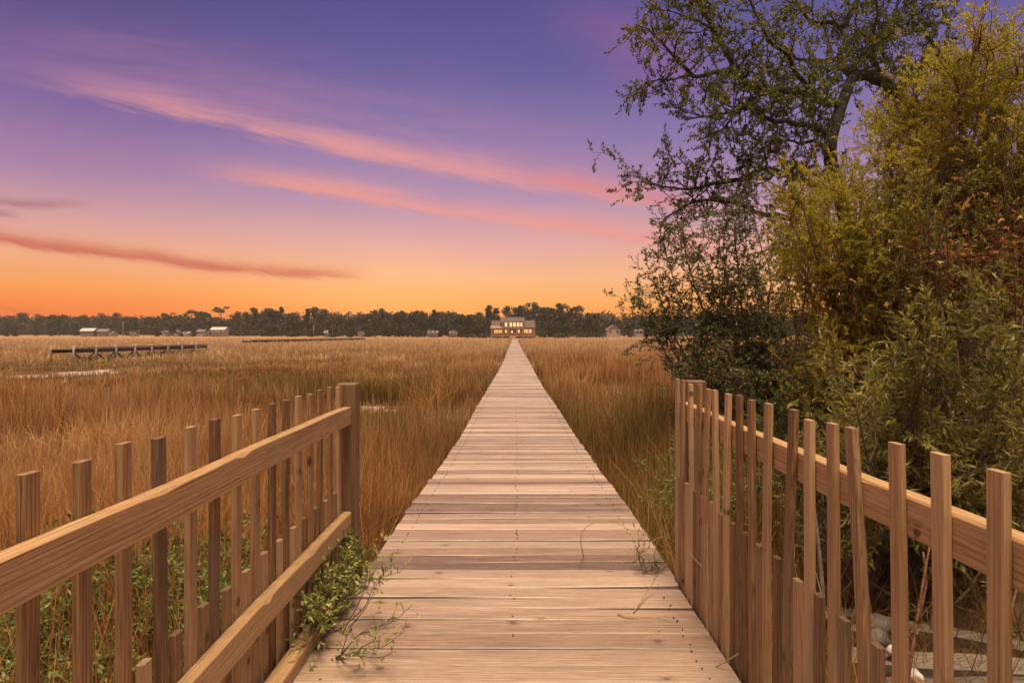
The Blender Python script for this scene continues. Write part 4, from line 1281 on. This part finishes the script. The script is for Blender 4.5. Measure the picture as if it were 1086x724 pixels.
def far_tree(kind, x, y, h, label=None, group='trees along the far shore'):
    i = next((q for q in range(len(PROTO[kind])) if (kind, q) not in used), rs.randint(len(PROTO[kind]))); pr = PROTO[kind][i]
    H0 = {'pine': 16, 'umbrella': 16, 'oak': 12, 'thin': 12.5}[kind]
    if (kind, i) not in used:
        used.add((kind, i)); o = pr
    else:
        o = pr.copy(); COL.objects.link(o)
        for c in pr.children:
            d = c.copy(); COL.objects.link(d); d.parent = o
    k = h / H0
    o.location = (x, y, float(ground_z(x, y)))
    o.rotation_euler = (0, 0, rs.rand() * 6.28); o.scale = (k * rs.uniform(.9, 1.15), k * rs.uniform(.9, 1.15), k)
    tag(o, label or LABS[kind], 'tree', group)


# skyline of the far shore: photo column, crown top row, distance
SKY = [(-40, 333, 380), (-18, 332, 380), (4, 333, 380), (22, 332, 385), (40, 333, 380), (58, 332, 375), (72, 331, 380), (90, 333, 385), (106, 332, 380), (122, 332, 375), (138, 334, 380), (152, 333, 380), (166, 334, 370), (180, 331, 360),
       (195, 334, 350), (206, 329, 345), (216, 328, 345), (226, 334, 330), (246, 334, 330), (252, 329, 320), (262, 331, 320), (270, 326, 310), (280, 325, 310), (288, 324, 310), (298, 325, 310), (306, 328, 305), (316, 331, 300),
       (326, 327, 300), (336, 326, 300), (346, 326, 300), (356, 331, 295), (368, 334, 295), (378, 331, 290), (388, 330, 290), (396, 327, 290), (406, 327, 290), (414, 328, 290), (424, 327, 285), (432, 327, 285), (442, 329, 285),
       (450, 328, 285), (460, 328, 285), (468, 327, 285), (476, 327, 285), (486, 331, 280), (494, 330, 280), (502, 331, 280), (510, 330, 280), (518, 326, 275), (526, 329, 275), (536, 325, 275), (544, 324, 275), (552, 326, 275), (560, 323, 275), (568, 323, 275),
       (576, 325, 275), (584, 325, 275), (594, 324, 275), (602, 325, 275), (612, 327, 275), (622, 328, 275), (632, 330, 280), (642, 332, 285), (650, 336, 290), (662, 337, 300), (672, 335, 310), (684, 339, 310), (694, 336, 310), (706, 338, 310), (718, 340, 310), (732, 338, 310),
       (750, 336, 310), (770, 338, 310), (795, 335, 310), (820, 336, 310), (850, 334, 310), (880, 336, 310), (920, 335, 310), (960, 336, 310), (1000, 334, 310), (1040, 336, 310), (1080, 335, 310), (1120, 334, 310)]
for (a, b_, d) in SKY:
    kind = ['pine', 'oak', 'oak', 'thin', 'pine', 'oak'][rs.randint(6)]
    if a < 190: kind = ['oak', 'oak', 'thin', 'oak'][rs.randint(4)]
    p = P(a, b_ - (3.5 if 515 < a < 625 else 1), d + rs.uniform(-8, 8))
    far_tree(kind, p[0], p[1], p[2] - float(ground_z(p[0], p[1])))
for (a, b_, d, lab) in [(234, 323, 330, 'flat-topped pine standing highest over the left tree line'), (203, 327, 345, 'small flat-topped pine left of the tallest one'), (178, 330, 365, 'lone rounded pine tip left of the white house roofs')]:
    p = P(a, b_, d); far_tree('umbrella', p[0], p[1], p[2] - float(ground_z(p[0], p[1])), lab)
# a second, lower row in front and gaps filled
for k in range(78):
    a = -60 + 1190 * (k + rs.rand()) / 78
    d = rs.uniform(258, 285) if a > 340 else rs.uniform(285, 350)
    if 508 < a < 580: d = rs.uniform(268, 285)
    b_ = rs.uniform(329, 344) if a > 260 else rs.uniform(336, 343)
    p = P(a, b_, d)
    far_tree(['oak', 'oak', 'thin', 'pine'][rs.randint(4)], p[0], p[1], p[2] - float(ground_z(p[0], p[1])))


def far_wood():
    """the wood behind, which reads as one mass"""
    Vs = []; Qs = []; n0 = 0
    for k in range(620):
        a = -120 + 1330 * rs.rand(); d = rs.uniform(330, 420) if a > 190 else rs.uniform(395, 450)
        top = rs.uniform(330, 341) if 260 < a < 660 else rs.uniform(334, 339)
        p = P(a, top, d); g = float(ground_z(p[0], p[1])); h = p[2] - g
        bl = [(p[0] + rs.normal(0, 3), d + rs.normal(0, 3), g + h * f, 5.0, h * .26, .25) for f in (.05, .25, .5, .78)]
        V, Q = far_crown(bl, 300, .85)
        Vs.append(V); Qs.append(Q + n0); n0 += len(V)
    o = link('woodland', np_mesh('woodland', np.concatenate(Vs), np.concatenate(Qs)), M_FARLEAF)
    tag(o, 'dark woodland mass behind the far shore trees', 'woodland', kind='stuff')


far_wood()

# shore bushes in front of the houses
for k, (a, d, h, w_) in enumerate([(508, 238, 2.2, 4), (514, 240, 1.6, 3), (575, 236, 4.5, 4), (600, 238, 2.4, 6), (622, 240, 2.6, 6), (640, 240, 2.2, 5), (590, 240, 2.0, 4), (500, 240, 1.5, 3)]):
    p = P(a, 357, d); g = float(ground_z(p[0], p[1]))
    root = empty('shore_bush', (p[0], p[1], g), 'low bush on the bank beside the lit house', 'bush', 'bushes on the far bank')
    V, Q = far_crown([(rs.normal(0, w_ * .25), 0, h * .45, w_ * .5, h * .5, .34) for _ in range(3)], 300, .3)
    o = link('foliage', np_mesh('foliage', V, Q), M_FARLEAF, root)

# ------------------------------------------------------------------ houses
M_CREAM = plain('cream_siding', (.38, .215, .11), .8, .12, 1.5)
M_TRIM = plain('porch_trim', (.44, .27, .15), .7, .1, 2)
M_ROOF = plain('slate_roof', (.105, .07, .052), .8, .2, 2)
M_ROOFR = plain('rust_roof', (.34, .17, .10), .8, .2, 2)
M_WHITE = plain('white_paint', (.40, .34, .29), .7, .08, 2)
M_WROOF = plain('white_roof', (.55, .50, .47), .5, .06, 2)
M_GREYW = plain('grey_siding', (.20, .17, .15), .8, .15, 2)
M_GLASS = plain('dark_glass', (.04, .04, .05), .15, .2, 2)
M_LIT = plain('lit_window', (.8, .55, .25), .5, .1, 2, emit=(1.0, .52, .14), estr=.5)
M_LITW = plain('lit_window_white', (.8, .7, .5), .5, .1, 2, emit=(1.0, .70, .38), estr=.5)


def bx_(x0, x1, y0, y1, z0, z1):
    b = MB(); b.box(x0, x1, y0, y1, z0, z1); return b


def gable(x0, x1, y0, y1, z0, z1, ridge='x', over=.4):
    b = MB(); th = .15
    if ridge == 'x':
        ym = (y0 + y1) / 2
        V = [[x0 - over, y0 - over, z0], [x1 + over, y0 - over, z0], [x1 + over, ym, z1], [x0 - over, ym, z1], [x0 - over, y1 + over, z0], [x1 + over, y1 + over, z0]]
    else:
        xm = (x0 + x1) / 2
        V = [[x0 - over, y1 + over, z0], [x0 - over, y0 - over, z0], [xm, y0 - over, z1], [xm, y1 + over, z1], [x1 + over, y1 + over, z0], [x1 + over, y0 - over, z0]]
    V2 = [[a, c, d - th] for a, c, d in V]
    Q = [[0, 1, 2, 3], [3, 2, 5, 4], [6, 9, 8, 7], [9, 10, 11, 8], [0, 6, 7, 1], [4, 5, 11, 10], [0, 3, 9, 6], [3, 4, 10, 9], [1, 7, 8, 2], [2, 8, 11, 5]]
    b.add(V + V2, Q)
    return b


def hip(x0, x1, y0, y1, z0, z1, over=.5, inset=None):
    b = MB(); x0 -= over; x1 += over; y0 -= over; y1 += over
    i = inset if inset is not None else (y1 - y0) / 2; ym = (y0 + y1) / 2
    V = [[x0, y0, z0], [x1, y0, z0], [x1, y1, z0], [x0, y1, z0], [x0 + i, ym, z1], [x1 - i, ym, z1]]
    b.add(V, [[0, 1, 5, 4], [2, 3, 4, 5], [3, 2, 1, 0]], [[1, 2, 5], [3, 0, 4]])
    return b


def gable_wall(b, x0, x1, y, z0, z1):
    b.add([[x0, y, z0], [x1, y, z0], [(x0 + x1) / 2, y, z1], [x0, y + .2, z0], [x1, y + .2, z0], [(x0 + x1) / 2, y + .2, z1]], [[0, 3, 4, 1], [1, 4, 5, 2], [2, 5, 3, 0]], [[0, 1, 2], [5, 4, 3]])


def window(root, x0, x1, y, z0, z1, pane, trim=M_TRIM):
    f = MB(); t = .12
    f.box(x0 - t, x0, y - .06, y, z0 - t, z1 + t); f.box(x1, x1 + t, y - .06, y, z0 - t, z1 + t)
    f.box(x0, x1, y - .06, y, z0 - t, z0); f.box(x0, x1, y - .06, y, z1, z1 + t)
    f.box((x0 + x1) / 2 - .04, (x0 + x1) / 2 + .04, y - .05, y, z0, z1)
    o = f.build('window', trim, root)
    g = MB(); g.box(x0, x1, y - .03, y - .01, z0, z1); g.build('pane', pane, o)


def main_house():
    Dh = 236.0
    p = P(544, 358, Dh); g = float(ground_z(p[0], p[1]))
    root = empty('marsh_house', (p[0], p[1], g), 'two-storey house with glowing windows and porches at the end of the boardwalk', 'house')
    s = Dh / F                                                        # metres per photo pixel here
    X = lambda px_: (px_ - 544) * s
    Z = lambda py_: EYE - (py_ - HY) * s - g
    z_porch = Z(355.6)
    y0 = 0.0
    # central block
    xa, xb = X(532.6), X(554.4)
    bx_(xa, xb, 2.2, 10, 0, Z(340.9)).build('wall', M_CREAM, root)
    gable(xa, xb, 1.2, 10.5, Z(341.2), Z(335.8), 'x', .7).build('roof', M_ROOF, root)
    for (c0, c1, zz) in ((X(521.5), X(532.3), 0), (X(554.7), X(567), 0)):
        bx_(c0, c1, 2.8, 9.5, 0, Z(346.9)).build('wall', M_CREAM, root)
    gable(X(521.5), X(532.3) + .05, 2.2, 10, Z(344.4), Z(339.5), 'x', .3).build('roof', M_ROOF, root)
    gable(X(554.7) + .35, X(567), 2.0, 10, Z(347.2), Z(339.2), 'x', .35).build('roof', M_ROOF, root)
    # left porch roof, lower and rust coloured
    b = MB(); a0, a1 = X(520.2), X(532.6)
    b.add([[a0, -.4, Z(347.8)], [a1, -.4, Z(347.8)], [a1, 2.6, Z(344.2)], [a0, 2.6, Z(344.2)], [a0, -.4, Z(348.3)], [a1, -.4, Z(348.3)], [a1, 2.6, Z(344.7)], [a0, 2.6, Z(344.7)]],
          [[0, 1, 2, 3], [7, 6, 5, 4], [0, 4, 5, 1], [1, 5, 6, 2], [2, 6, 7, 3], [3, 7, 4, 0]])
    b.build('porch_roof', M_ROOFR, root)
    # upper gallery floor, lower porch floor
    bx_(X(531.8), X(555.6), -.6, 2.2, Z(348.1), Z(347.3)).build('balcony', M_TRIM, root)
    bx_(X(520.6), X(568), -.8, 2.19, z_porch - .3, z_porch).build('porch_floor', M_TRIM, root)
    b = MB()
    for k in range(36):
        q = X(520.8) + (X(567.8) - X(520.8)) * k / 35
        b.box(q - .04, q + .04, -.7, -.62, z_porch, z_porch + .9)
    b.box(X(520.6), X(568), -.72, -.6, z_porch + .901, z_porch + 1.0)
    b.build('porch_railing', M_TRIM, root)
    for q in (533, 539.5, 547.8, 554.6):
        bx_(X(q) - .16, X(q) + .16, -.5, -.18, 0, Z(348.1)).build('column', M_TRIM, root)
        bx_(X(q) - .13, X(q) + .13, -.45, -.19, Z(347.3), Z(341.5)).build('column', M_TRIM, root)
    for q in (521.3, 526, 560.5, 567):
        bx_(X(q) - .14, X(q) + .14, -.45, -.17, 0, Z(348.4)).build('column', M_TRIM, root)
    for q in (536.6, 541.8, 545.6, 549.6):
        window(root, X(q - 1.25), X(q + 1.25), 2.19, Z(346.2), Z(341.8), M_LITW)
    window(root, X(553) - .35, X(553) + .35, 2.19, Z(346), Z(342), M_LITW)
    for q in (524.5, 526.9, 529.2, 531.2):
        window(root, X(q - .7), X(q + .7), 2.79, Z(353.4), Z(349.4), M_LIT)
    for q in (556.8, 559, 561.2, 563.2):
        window(root, X(q - .75), X(q + .75), 2.79, Z(353.0), Z(349.0), M_LIT)
    for q in (536.5, 550.3):
        window(root, X(q - 1.0), X(q + 1.0), 2.19, Z(353.2), Z(349.4), M_LIT)
    d = bx_(X(543) - .55, X(543) + .55, 2.1, 2.195, z_porch, z_porch + 2.2).build('door', M_ROOFR, root)
    bx_(X(543) - .3, X(543) + .3, 2.06, 2.095, z_porch + 1.0, z_porch + 1.9).build('pane', M_LITW, d)
    bx_(X(535) - .35, X(535) + .35, 6, 7, Z(337), Z(334.6)).build('chimney', M_ROOFR, root)
    st = MB()
    for k in range(5):
        st.box(X(544) - 1.2, X(544) + 1.2, -.8 - .3 * (k + 1), -.8 - .3 * k - .002, 0, z_porch - .16 * (k + 1))
    st.build('steps', M_TRIM, root)


main_house()


def small_house(px_, base_y, d, wpx, hpx, roofpx, label, wall=M_WHITE, roof=M_GREYW, porch=False, ridge='x', lit=False, name='shore_house'):
    p = P(px_, base_y, d); g = float(ground_z(p[0], p[1])); s = d / F
    wpx *= .85; hpx *= .8; roofpx *= .85
    root = empty(name, (p[0], p[1], g), label, 'house' if name == 'shore_house' else 'shed')
    up = max(0, p[2] - g); W = wpx * s / 2; H = up + hpx * s; Rz = H + roofpx * s; dep = max(4.0, W * 1.2)
    bx_(-W, W, 0, dep, 0, H - .02).build('wall', wall, root)
    rb = gable(-W, W, 0, dep, H, Rz, ridge, .4)
    if ridge == 'y': gable_wall(rb, -W, W, .01, H - .15, Rz - .2)
    rb.build('roof', roof, root)
    n = max(2, int(W * 2 / 2.6))
    for k in range(n):
        xc = -W + 2 * W * (k + .5) / n
        window(root, xc - .45, xc + .45, -.005, up + max(.6, hpx * s * .35), up + max(1.6, hpx * s * .8), M_LIT if lit and k % 2 else M_GLASS, M_WHITE)
    if porch:
        b = MB(); b.box(-W - .3, W + .3, -2.2, -.07, up + hpx * s * .45, up + hpx * s * .45 + .2); b.build('balcony', M_WHITE, root)
        for k in range(5):
            xc = -W + 2 * W * k / 4
            bx_(xc - .1, xc + .1, -2.15, -1.95, 0, H - .25).build('column', M_WHITE, root)


small_house(92, 354.5, 300, 16, 4.6, 3.4, 'grey barn-like house with a bright white roof far left', M_GREYW, M_WROOF)
small_house(108, 354.5, 300, 12, 4, 3, 'low grey house right of the white-roofed barn', M_GREYW, M_GREYW)
small_house(117, 354.8, 296, 5, 2.6, 1.6, 'tiny white shed beside the far left houses', M_WHITE, M_GREYW, name='shore_shed')
small_house(140, 354.5, 305, 5, 1.8, 1.2, 'tiny pale cottage between the left houses and the white villas', M_WHITE, M_GREYW)
small_house(174, 354.5, 300, 5, 3, 1.8, 'small white house left of the white villas, half hidden by trees', M_WHITE, M_GREYW)
small_house(186, 354.5, 305, 6, 3.2, 2.0, 'small greyish white house with pale gable', M_WHITE, M_GREYW, ridge='y')
small_house(197, 355, 296, 6, 2.4, 1.6, 'low white boathouse at the water line left of the villa', M_WHITE, M_WROOF)
small_house(212, 354.5, 300, 9, 4, 2.2, 'white house with dark roof tucked left of the big villa', M_WHITE, M_GREYW)
small_house(231, 354.5, 296, 17, 6.4, 3.2, 'large white villa with a bright white roof and long balcony', M_WHITE, M_WROOF, porch=True)
small_house(347, 355, 272, 7, 3.2, 2.2, 'small white house between two thin poles in the tree line', M_GREYW, M_WROOF)
small_house(382, 355, 272, 5, 2.0, 1.2, 'tiny pale shed right of the thin poles', M_WHITE, M_GREYW, name='shore_shed')
small_house(459, 354.5, 262, 11, 2.6, 2.2, 'low dark pavilion with pale posts in the trees left of the lit house', M_GREYW, M_GREYW, porch=True)
small_house(481, 354.5, 262, 9, 2.4, 2.0, 'smaller open pavilion nearest the lit house', M_GREYW, M_GREYW, porch=True)
small_house(651, 355.2, 262, 17, 7, 6, 'white gabled house with red-brown roof right of the boardwalk', M_WHITE, M_ROOFR, ridge='y')
small_house(678, 355, 270, 10, 4.5, 3, 'low white house partly behind the overhanging leaves', M_WHITE, M_GREYW)
small_house(697, 355, 268, 8, 4, 2.5, 'pale cottage behind the dark shrub tree edge', M_WHITE, M_GREYW)

for (a, top, d, lab) in [(130.5, 341, 285, 'thin pole on the far left shore'), (332.7, 345, 262, 'shorter of the two thin poles by the small white house'), (352.6, 346.5, 262, 'thin pole right of the small white house'), (561, 352, 230, 'thin pale stake on the lawn right of the lit house steps')]:
    p = P(a, top, d); g = float(ground_z(p[0], p[1]))
    root = empty('utility_pole', (p[0], p[1], g), lab, 'pole')
    b = MB(); b.tube([[0, 0, -.3], [0, 0, p[2] - g]], [.13, .09], 6); b.build('shaft', M_DOCKP, root, True)
    if d > 240:
        b = MB(); b.bar([-.5, 0, p[2] - g - .3], [.5, 0, p[2] - g - .3], .08, .1); b.build('crossarm', M_DOCKP, root)

# stakes and chairs on the bank at the end of the boardwalk
for (a, d, h, lab) in [(532.8, 225, 1.3, 'pale stake left of the boardwalk end'), (571.5, 226, 1.2, 'pale stake in the grass right of the house'), (580, 228, 1.6, 'white leaning stake beyond the house corner')]:
    p = P(a, 357, d); g = float(ground_z(p[0], p[1]))
    b = MB(); b.tube([[0, 0, -.2], [.05, 0, h * .6], [.1, 0, h]], [.1, .09, .07], 6)
    o = b.build('wooden_stake', M_WHITE, None, True); o.location = (p[0], p[1], g); tag(o, lab, 'stake')

# ------------------------------------------------------------------ evening haze
hm, ht, ho = new_mat('evening_haze')
pv = ht.node('ShaderNodeVolumePrincipled')
pv.inputs['Color'].default_value = (.92, .82, .74, 1); pv.inputs['Density'].default_value = .00028; pv.inputs['Anisotropy'].default_value = 0.0
ht.l.new(pv.outputs[0], ho.inputs['Volume'])
hb = MB(); hb.box(-1700, 1700, -400, 2500, -3.5, 22)
tag(hb.build('haze', hm), 'thin evening haze over the marsh', 'haze', kind='stuff')

# ------------------------------------------------------------------ sky
EXPO = 1.2
SKY_GAIN = 1.0


def build_world():
    w = bpy.data.worlds.new('World'); sc.world = w; w.use_nodes = True
    t = NT(w.node_tree); t.n.clear()
    out = t.node('ShaderNodeOutputWorld'); bg = t.node('ShaderNodeBackground')
    d = t.v('NORMALIZE', t.node('ShaderNodeTexCoord').outputs['Generated'])
    x, y, z = t.sep(d)
    ys = t.m('MAXIMUM', y, .02)
    u = t.m('DIVIDE', x, ys); v = t.m('DIVIDE', z, ys)
    uu = t.m('MINIMUM', t.m('MAXIMUM', u, -1.6), 1.6)
    # evening colours by height
    zz = t.m('MAXIMUM', z, 0.0)
    soft = t.noise(t.xyz(t.m('MULTIPLY', x, 1.0), t.m('MULTIPLY', y, 1.0), t.m('MULTIPLY', z, 4.0)), 1.6, 3, .5)
    e = t.m('ADD', zz, t.m('MULTIPLY', t.m('SUBTRACT', soft, .5), .05))
    e = t.m('MAXIMUM', e, 0.0)
    base = t.ramp(e, [(0, srgb(250, 128, 52)), (.022, srgb(252, 146, 62)), (.06, srgb(251, 172, 96)), (.10, srgb(246, 180, 132)), (.15, srgb(226, 168, 158)), (.22, srgb(178, 142, 174)), (.30, srgb(138, 118, 170)), (.39, srgb(104, 93, 154)), (.50, srgb(80, 77, 140)), (.75, srgb(96, 88, 140)), (1.0, srgb(120, 108, 140))])
    left = t.ramp(e, [(0, srgb(246, 98, 38)), (.03, srgb(250, 126, 48)), (.07, srgb(250, 160, 88)), (.11, srgb(240, 170, 130)), (.16, srgb(212, 158, 158)), (.22, srgb(168, 128, 165)), (.30, srgb(126, 100, 156)), (.39, srgb(96, 80, 138)), (.50, srgb(74, 64, 118)), (.75, srgb(96, 88, 140)), (1.0, srgb(120, 108, 140))])
    col = t.mix(t.sstep(uu, -.15, -.75), base, left)
    # unseen sky behind the camera, pale rose and lilac, brightened as added fill light
    back = t.ramp(zz, [(0, srgb(205, 172, 160)), (.15, srgb(232, 200, 188)), (.45, srgb(196, 178, 186)), (1.0, srgb(120, 108, 140))])
    col = t.mix(t.sstep(y, .15, -.45), col, back)

    # cloud streaks: each follows its own slightly bent line across the western sky
    wind = t.noise(t.xyz(t.m('MULTIPLY', u, 2.2), t.m('MULTIPLY', t.m('ADD', v, t.m('MULTIPLY', u, .16)), 26.0), 0.0), 1.0, 6, .62, .4)
    wisp = t.noise(t.xyz(t.m('MULTIPLY', u, 9.0), t.m('MULTIPLY', t.m('ADD', v, t.m('MULTIPLY', u, .26)), 70.0), 3.0), 1.0, 7, .66, .5)
    bend = t.m('MULTIPLY', t.m('SUBTRACT', t.noise(t.xyz(u, 0.0, 5.0), 4.0, 3), .5), .03)

    def streak(pts, wd_lo, wd_up, u0, u1, fade, amt, thr=.35):
        us = [(a - CX) / F for a, b_ in pts]; vs = [(HY - b_) / F for a, b_ in pts]
        c = np.polyfit(us, vs, 3 if len(pts) > 4 else 2)
        line = 0.0; line = float(c[0])
        for k in c[1:]: line = t.m('ADD', t.m('MULTIPLY', line, uu), float(k))
        dv = t.m('ADD', t.m('SUBTRACT', v, t.m('ADD', line, bend)), t.m('MULTIPLY', t.m('SUBTRACT', wisp, .5), wd_up * 1.5))
        up = t.m('EXPONENT', t.m('MULTIPLY', t.m('POWER', t.m('DIVIDE', t.m('MAXIMUM', dv, 0.0), wd_up), 2.0), -1.0))
        lo = t.m('EXPONENT', t.m('MULTIPLY', t.m('POWER', t.m('DIVIDE', t.m('MINIMUM', dv, 0.0), wd_lo), 2.0), -1.0))
        a = t.m('MULTIPLY', up, lo)
        win = t.m('MULTIPLY', t.sstep(u, u0 - fade, u0 + fade), t.sstep(u, u1 + fade, u1 - fade))
        n = t.m('ADD', t.m('MULTIPLY', wind, .75), t.m('MULTIPLY', wisp, .35))
        n = t.sstep(n, thr, thr + .36)
        k = t.m('MULTIPLY', t.m('MULTIPLY', a, win), n)
        return t.m('MULTIPLY', t.m('MULTIPLY', k, amt), t.sstep(y, .03, .2))

    U = lambda a: (a - CX) / F
    s1 = [(60, 92), (116, 106), (213, 126), (361, 152), (451, 172), (548, 194), (645, 208), (696, 213), (760, 220)]
    col = t.mix(streak([(a, b_ - 14) for a, b_ in s1], .03, .075, U(40), U(640), .3, .5, .3), col, srgb(186, 130, 162))
    col = t.mix(streak(s1, .012, .024, U(110), U(720), .14, .85, .28), col, srgb(226, 152, 150))
    col = t.mix(streak([(a, b_ - 4) for a, b_ in s1], .010, .016, U(560), U(740), .06, .5, .3), col, srgb(214, 122, 132))
    s2 = [(200, 182), (238, 188), (361, 204), (451, 219), (548, 234), (645, 249), (696, 257), (760, 266)]
    col = t.mix(streak(s2, .010, .024, U(250), U(790), .12, .85, .26), col, srgb(234, 152, 142))
    s3 = [(-80, 244), (0, 254), (64, 264), (161, 276), (258, 286), (355, 292)]
    col = t.mix(streak(s3, .007, .014, U(-100), U(370), .06, 1.0, .3), col, srgb(206, 110, 92))
    s4 = [(-80, 212), (0, 215), (40, 217), (90, 218)]
    col = t.mix(streak(s4, .006, .008, U(-90), U(75), .05, .9, .3), col, srgb(160, 98, 112))
    s5 = [(-80, 226), (-20, 226), (0, 227), (25, 229)]
    col = t.mix(streak(s5, .005, .008, U(-90), U(12), .03, .7, .3), col, srgb(150, 92, 110))
    s6 = [(580, 10), (640, 30), (700, 60), (760, 85)]
    col = t.mix(streak(s6, .07, .06, U(620), U(760), .14, .5, .2), col, srgb(158, 98, 150))
    s7 = [(60, 40), (180, 45), (300, 60), (430, 66), (560, 82)]
    col = t.mix(streak(s7, .018, .02, U(60), U(520), .16, .3, .45), col, srgb(150, 108, 160))
    s8 = [(-40, 326), (30, 330), (80, 333)]
    col = t.mix(streak(s8, .004, .005, U(-60), U(60), .04, .5, .3), col, srgb(205, 80, 45))

    # the physical sky adds its own faint twilight
    ns = t.node('ShaderNodeTexSky', sky_type='NISHITA'); ns.sun_disc = False
    ns.sun_elevation = R(3); ns.sun_rotation = R(-10)
    col = t.mix(1.0, col, t.mix(1.0, ns.outputs[0], (.004, .004, .004), 'MULTIPLY'), 'ADD')
    t.put(bg.inputs[0], col)
    bg.inputs[1].default_value = SKY_GAIN / (2 ** EXPO)
    t.l.new(bg.outputs[0], out.inputs[0])


build_world()

sun = bpy.data.lights.new('sun', 'SUN'); sun.energy = 2.6; sun.angle = R(24); sun.color = (1.0, .80, .52)
so = bpy.data.objects.new('sun', sun); COL.objects.link(so)
to_sun = Vector((.04, -.17, .98))
so.rotation_euler = to_sun.to_track_quat('Z', 'Y').to_euler()

# ------------------------------------------------------------------ camera
cam = bpy.data.cameras.new('camera'); co = bpy.data.objects.new('camera', cam); COL.objects.link(co)
co.location = (0, 0, EYE); co.rotation_euler = (R(90), 0, 0)
cam.sensor_fit = 'HORIZONTAL'; cam.sensor_width = 36; cam.lens = 36 * F / 1086
cam.shift_x = (543 - CX) / 1086; cam.shift_y = (HY - 362) / 1086
cam.clip_start = .05; cam.clip_end = 8000
sc.camera = co

vs_ = sc.view_settings
sc.display_settings.display_device = 'sRGB'
vs_.view_transform = 'Standard'; vs_.look = 'None'; vs_.exposure = EXPO; vs_.gamma = 1; vs_.use_curve_mapping = False
sc.cycles.max_bounces = 6; sc.cycles.transparent_max_bounces = 6
sc.cycles.use_denoising = True
